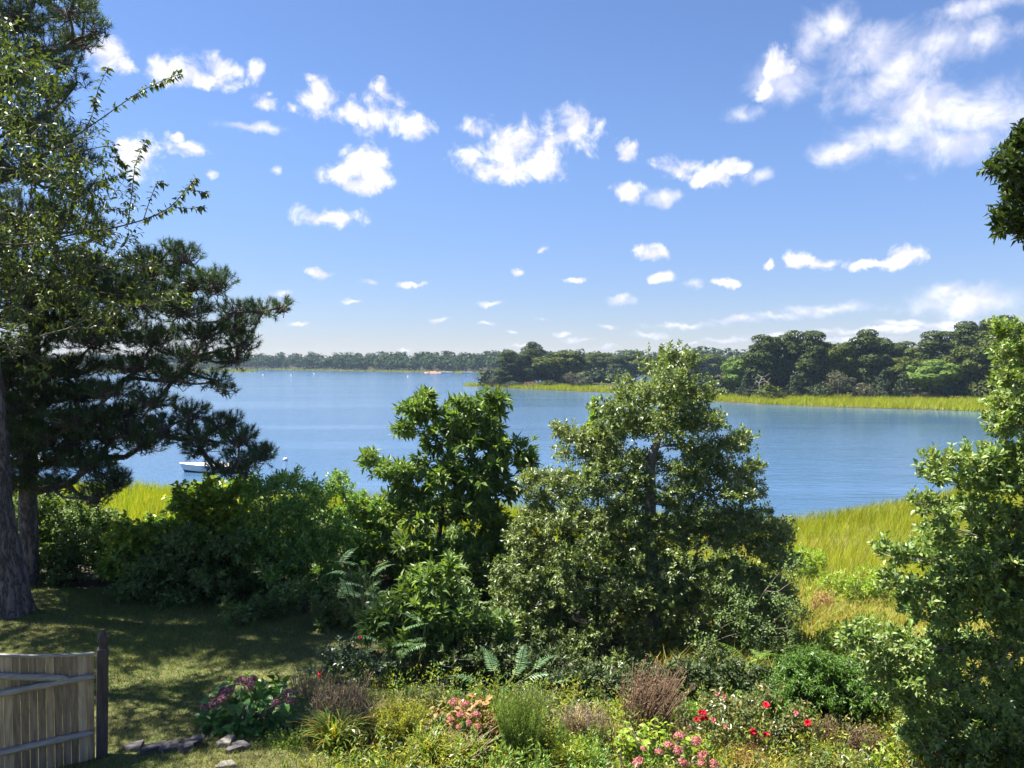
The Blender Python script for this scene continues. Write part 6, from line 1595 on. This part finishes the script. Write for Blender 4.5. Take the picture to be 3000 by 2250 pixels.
# ------------------------------------------------------------------ board fence with gate post
def build_fence():
    M['fence_board'] = plain_mat('weathered boards', (0.20, 0.14, 0.088), (0.36, 0.275, 0.185), 5.0, 0.85, 0.35, (7, 7, 0.7))
    M['fence_rail'] = plain_mat('weathered rail', (0.16, 0.15, 0.14), (0.30, 0.29, 0.275), 6.0, 0.85, 0.5, (1.2, 8, 8))
    M['fence_post'] = plain_mat('dark post', (0.03, 0.024, 0.025), (0.07, 0.056, 0.055), 7.0, 0.85, 0.5, (6, 6, 0.8))
    BM = [M['fence_board'], plain_mat('pale boards', (0.22, 0.165, 0.11), (0.39, 0.315, 0.23), 5.0, 0.85, 0.35, (7, 7, 0.7)), plain_mat('brown boards', (0.12, 0.086, 0.058), (0.24, 0.185, 0.135), 5.0, 0.85, 0.35, (7, 7, 0.7))]
    rng = np.random.default_rng(9)
    R = np.array([(262 - 1500) / F * 8.33, 8.33]); Lp = np.array([-1500 / F * 7.92, 7.92])
    u = nrm(R - Lp); length = 2.1                       # runs on to the left, out of the picture
    # local x from the gate post leftwards; local y faces the camera
    b = np.array([R[0], R[1], gz(*R)])
    root = thing('board_fence', 'weathered board fence panel with round rails at the lower left', 'fence', b)
    root.rotation_euler = (0, 0, math.atan2(-u[1], -u[0]))
    # local +x = -u (to the left); local +y = rotate(+90) of -u : points to -Y side? choose camera side sign
    lx = -u; ly = np.array([-lx[1], lx[0]]); cs = 1.0 if (ly @ (-R)) > 0 else -1.0
    def top(x):
        x = max(0.0, min(x, length - x)); return 1.125 + 0.10 * x + 0.085 * x * x
    bw = 0.074; n = int(length / bw)
    def prism(x0, x1, y0, y1, z0, ztop0, ztop1):
        V = [(x0, y0, z0), (x1, y0, z0), (x1, y1, z0), (x0, y1, z0), (x0, y0, ztop0), (x1, y0, ztop1), (x1, y1, ztop1), (x0, y1, ztop0)]
        return np.array(V), np.array([(0, 3, 2, 1), (4, 5, 6, 7), (0, 1, 5, 4), (1, 2, 6, 5), (2, 3, 7, 6), (3, 0, 4, 7)])
    for i in range(n):
        x0 = 0.005 + i * bw + 0.001; x1 = x0 + bw - 0.002
        off = rng.normal() * 0.004
        g = Geo(); V, T = prism(x0, x1, off - 0.009, off + 0.009, -0.02 + rng.normal() * 0.006, top(x0), top(x1)); g.add(V, T)
        link('board', g.mesh('board', [BM[rng.integers(3)]]), root)
    # curved cap
    g = Geo()
    for i in range(24):
        x0 = -0.01 + i * length / 24; x1 = x0 + length / 24
        z0, z1 = top(x0) + 0.001, top(x1) + 0.001
        V = np.array([(x0, -0.024, z0), (x1, -0.024, z1), (x1, 0.024, z1), (x0, 0.024, z0), (x0, -0.024, z0 + 0.022), (x1, -0.024, z1 + 0.022), (x1, 0.024, z1 + 0.022), (x0, 0.024, z0 + 0.022)])
        T = [(0, 3, 2, 1), (4, 5, 6, 7), (0, 1, 5, 4), (2, 3, 7, 6)]
        if i == 0: T.append((3, 0, 4, 7))
        if i == 23: T.append((1, 2, 6, 5))
        g.add(V, np.array(T))
    link('cap', g.mesh('cap', [M['fence_rail']]), root)
    def rail(xa, za, xb, zb, r):
        t = np.linspace(0, 1, 26)
        c = np.stack([xa + (xb - xa) * t, np.full(26, cs * (0.012 + r * 0.6)), za + (zb - za) * t + 0.004 * np.sin(t * 9)], 1)
        rr = r * (1 + 0.06 * rng.normal(size=26)); rr[0] *= 0.55; rr[-1] *= 0.55; rr[1] *= 0.85
        g = Geo(); sweep(g, c, rr, 10, 0, 0.03, rng, True); V = c[0]; 
        link('rail', g.mesh('rail', [M['fence_rail']], None, True), root)
    rail(0.0, 0.90, length, 0.90, 0.036)
    rail(0.02, 0.295, length, 0.295, 0.036)
    rail(0.24, 0.925, 1.05, 1.135, 0.034)
    # posts
    for x, label in ((-0.058, None), (length + 0.06, None)):
        prof = [(0.054, -0.25), (0.054, 1.16), (0.052, 1.175), (0.036, 1.19), (0.036, 1.215), (0.046, 1.235), (0.050, 1.265), (0.046, 1.30), (0.034, 1.335), (0.018, 1.36), (0.004, 1.372)]
        g = Geo(); V = []; T = []
        for (w, z) in prof: V += [(-w, -w, z), (w, -w, z), (w, w, z), (-w, w, z)]
        for k in range(len(prof) - 1):
            for i in range(4):
                j = (i + 1) % 4; T.append((k * 4 + i, k * 4 + j, k * 4 + 4 + j, k * 4 + 4 + i))
        V = np.array(V); T = np.array(T); low = T.max(1) < 12
        g.add(V[:12], T[low]); gf = Geo(); gf.add(V[8:], T[~low] - 8)
        o = link('post', g.mesh('post', [M['fence_post']]), root); o.location = (x, 0, 0)
        o.rotation_euler = (0, rad(-1.2 if x < 0 else 0), 0)
        link('finial', gf.mesh('finial', [M['fence_post']]), o)
        o['label'] = 'dark square fence post with a pointed carved top'
build_fence()

# ------------------------------------------------------------------ boats and buoy
M['boat_white'] = plain_mat('boat gelcoat', (0.70, 0.69, 0.67), (0.78, 0.77, 0.75), 2, 0.3, 0, (1, 1, 1), 0.5)
M['boat_grey'] = plain_mat('boat hull', (0.55, 0.55, 0.56), (0.62, 0.62, 0.62), 2, 0.35, 0, (1, 1, 1), 0.5)
M['boat_bottom'] = plain_mat('boat bottom paint', (0.03, 0.035, 0.05), (0.05, 0.05, 0.07), 3, 0.5)
M['boat_red'] = plain_mat('red hull', (0.45, 0.03, 0.02), (0.5, 0.05, 0.03), 3, 0.4)
M['boat_motor'] = plain_mat('outboard', (0.04, 0.04, 0.045), (0.06, 0.06, 0.065), 3, 0.35)
M['boat_seat'] = plain_mat('boat cushions', (0.62, 0.55, 0.50), (0.7, 0.64, 0.58), 3, 0.7)
M['boat_glass'] = plain_mat('boat windscreen', (0.05, 0.06, 0.07), (0.08, 0.09, 0.1), 3, 0.08)
def box(g, c, s, m=0, taper=1.0):
    c = np.array(c, float); s = np.array(s, float) / 2
    V = np.array([(-1, -1, -1), (1, -1, -1), (1, 1, -1), (-1, 1, -1), (-taper, -taper, 1), (taper, -taper, 1), (taper, taper, 1), (-taper, taper, 1)]) * s + c
    g.add(V, np.array([(0, 3, 2, 1), (4, 5, 6, 7), (0, 1, 5, 4), (1, 2, 6, 5), (2, 3, 7, 6), (3, 0, 4, 7)]), m)
def hull_sections(L=5.6, beam=2.1):
    xs = np.linspace(0, 1, 13); prof = []
    for t in xs:                                # t=0 bow, x=0; stern x=L
        w = beam / 2 * min(1.0, math.sin(min(1, t / 0.55 + 0.02) * math.pi / 2) ** 0.8)
        sheer = 0.78 - 0.28 * t ** 0.8; rake = 0.42 * (1 - t) ** 2
        keel = -0.28 + 0.24 * (1 - t) ** 3
        row = []
        for f, (yy, zz) in enumerate(((0.0, 0.0), (0.55, 0.12), (0.86, 0.34), (0.93, 0.62), (1.0, 1.0))):
            z = keel + (sheer - keel) * zz
            row.append((t * L - rake * zz, w * yy, z))
        prof.append(row)
    return np.array(prof)
def boat_parts():
    S = hull_sections(); n, k, _ = S.shape
    full = np.concatenate([S[:, ::-1] * np.array([1, -1, 1]), S[:, 1:]], 1); kk = full.shape[1]
    V = full.reshape(-1, 3); T = []; Mi = []
    for i in range(n - 1):
        for j in range(kk - 1):
            T.append((i * kk + j, i * kk + j + 1, (i + 1) * kk + j + 1, (i + 1) * kk + j))
            Mi.append(1 if j in (k - 2, k - 1, k - 3, k) else 0)
    st = (n - 1) * kk
    V = np.concatenate([V, [V[st:st + kk].mean(0)]]);
    hull = Geo(); T = np.array(T); Mi = np.array(Mi)
    hull.add(V, T[Mi == 0], 0); hull.add(V, T[Mi == 1], 1)
    hull.add(V, np.array([(st + j, st + j + 1, len(V) - 1) for j in range(kk - 1)]), 0)
    rub = Geo()
    for s in (0, kk - 1): sweep(rub, full[:, s] + np.array([0, 0, 0.015]), np.full(n, 0.045), 6)
    deck = Geo(); z = 0.14
    ins = full[:, [0, kk - 1]].copy(); ins[:, 0, 1] *= 0.82; ins[:, 1, 1] *= 0.82
    fl = ins.copy(); fl[:, :, 2] = z; fl[:, :, 1] *= 0.9
    q = np.concatenate([full[:, [0]] - np.array([0, 0, 0.01]), ins - np.array([0, 0, 0.02]), full[:, [kk - 1]] - np.array([0, 0, 0.01]), fl], 1)  # 0 edgeL,1 inL,2 inR,3 edgeR,4 flL,5 flR
    T = []
    for i in range(n - 1):
        a = i * 6; b = a + 6
        if i < 4: T += [(a, b, b + 3, a + 3)]
        else: T += [(a, b, b + 1, a + 1), (a + 1, b + 1, b + 4, a + 4), (a + 4, b + 4, b + 5, a + 5), (a + 5, b + 5, b + 2, a + 2), (a + 2, b + 2, b + 3, a + 3)]
    T += [(4 * 6 + 1, 4 * 6 + 4, 4 * 6 + 5, 4 * 6 + 2)]
    deck.add(q.reshape(-1, 3), np.array(T))
    con = Geo(); box(con, (3.1, 0, 0.5), (0.55, 0.75, 0.72), 0, 0.85)
    ws = Geo(); box(ws, (2.92, 0, 0.98), (0.05, 0.66, 0.26))
    seat = Geo(); box(seat, (3.95, 0, 0.36), (0.5, 0.9, 0.4), 0, 0.95); box(seat, (4.2, 0, 0.72), (0.12, 0.9, 0.34))
    mot = Geo(); box(mot, (5.78, 0, 0.72), (0.42, 0.34, 0.46), 0, 0.8); box(mot, (5.76, 0, 0.2), (0.2, 0.14, 0.7))
    return (('hull', hull, ['boat_grey', 'boat_bottom']), ('gunwale', rub, ['boat_white']), ('deck', deck, ['boat_white']), ('console', con, ['boat_white']), ('windscreen', ws, ['boat_glass']), ('seat', seat, ['boat_seat']), ('outboard_motor', mot, ['boat_motor']))
BP = [(n_, g.mesh(n_, [M[x] for x in ms], None, False), ms) for n_, g, ms in boat_parts()]
def boat(label, px, py, d, rz, scale=1.0, hullmat=None, group=None):
    p = at(px, py, d); r = thing('motorboat', label, 'boat', (p[0], p[1], 0.0), group, rad(rz)); r.scale = (scale,) * 3
    made = {}
    for n_, me, ms in BP:
        m2 = me
        if hullmat and n_ == 'hull':
            m2 = me.copy(); m2.materials[0] = M[hullmat]
        made[n_] = link(n_, m2, made['console'] if n_ == 'windscreen' else r)
    return r
boat('white open motorboat moored behind the low pine branches', 541, 1383, 63.4, 3.0, 0.88)
boat('white motorboat glimpsed between the two pine trunks', 130, 1362, 67.5, 8, 1.0)
boat('red-hulled boat glimpsed left of the second pine trunk', 8, 1368, 66.5, 10, 0.8, 'boat_red')
for px, lab in ((1294, 'tiny white boat by the reddish bank on the far shore'), (1356, 'tiny white boat right of the reddish bank on the far shore'), (1432, 'tiny white boat beside the island tip on the far shore')):
    d = 9.0 / ((1093.5 - 1055) / F); boat(lab, px, 1093.5, d, 10, 1.35)
def buoy(label, px, py, d, r):
    g = Geo(); rows = 9; seg = 14
    V = []; T = []
    for i in range(rows):
        ph = -math.pi / 2 + math.pi * i / (rows - 1)
        for j in range(seg):
            a = 6.283 * j / seg; V.append((math.cos(ph) * math.cos(a) * r, math.cos(ph) * math.sin(a) * r, math.sin(ph) * r * 0.95))
    q = [(i * seg + j, i * seg + (j + 1) % seg, (i + 1) * seg + (j + 1) % seg, (i + 1) * seg + j) for i in range(rows - 1) for j in range(seg)]
    p = at(px, py, d)
    root = thing('mooring_buoy', label, 'buoy', (p[0], p[1], r * 0.45))
    g.add(np.array(V), np.array(q)); link('float', g.mesh('float', [M['boat_white']], None, True), root)
    g2 = Geo(); t = np.linspace(0, 6.283, 20); sweep(g2, np.stack([np.cos(t) * r * 0.97, np.sin(t) * r * 0.97, np.full(20, -r * 0.25)], 1), np.full(20, r * 0.12), 6); link('band', g2.mesh('band', [M['boat_bottom']], None, True), root)
    g3 = Geo(); sweep(g3, [(0, 0, r * 0.8), (0, 0, r * 1.05), (0, 0, r * 1.2)], [r * 0.14, r * 0.12, r * 0.1], 8); link('ring', g3.mesh('ring', [M['boat_bottom']]), root)
buoy('round white mooring buoy off the right tip of the pine branches', 836, 1352, 70.5, 0.2)
for px, py, lab in ((770, 1097, 'dark channel float below the left spit'), (853, 1098, 'second dark float off the far shore'), (920, 1093, 'third small float off the far shore'), (1195, 1101, 'small white float in front of the reddish bank')):
    buoy(lab, px, py, 9.0 / ((py - 1052) / F), 0.45)

def build_bank():
    """eroded reddish bank with brush on the far shore"""
    M['red_bank'] = plain_mat('reddish bank', (0.20, 0.10, 0.075), (0.36, 0.22, 0.16), 0.6, 0.95, 0.5)
    rng = np.random.default_rng(4)
    c = gd(1266, 548); g = Geo(); n = 26
    x = np.linspace(-9.5, 9.5, n); V = []; T = []
    for j, f in enumerate(np.linspace(0, 1, 7)):
        for i in range(n):
            h = 4.2 * f * math.sin(math.pi * (i + 0.5) / n) ** 0.5 * rng.uniform(0.85, 1.1)
            V.append((x[i] + rng.normal() * 0.15, 7.0 * f + rng.normal() * 0.25, h - 0.4))
    for j in range(6):
        for i in range(n - 1): T.append((j * n + i, j * n + i + 1, (j + 1) * n + i + 1, (j + 1) * n + i))
    g.add(np.array(V), np.array(T))
    o = link('bank', g.mesh('bank', [M['red_bank']], None, True), None, c); tag(o, 'reddish eroded bank on the far shore', None, None, 'structure')
build_bank()

# ------------------------------------------------------------------ haze over the bay
def build_haze():
    m, nt, out = new_mat('haze')
    v = nt.nodes.new('ShaderNodeVolumePrincipled')
    v.inputs['Color'].default_value = (0.50, 0.70, 1.0, 1)
    v.inputs['Density'].default_value = 0.00014
    v.inputs['Anisotropy'].default_value = 0.0
    nt.links.new(v.outputs[0], out.inputs['Volume'])
    g = Geo(); box(g, (0, 0, 9.5), (2300, 2300, 27))
    tag(link('haze', g.mesh('haze', [m])), 'thin blue haze over the bay', 'haze', None, 'stuff')
build_haze()
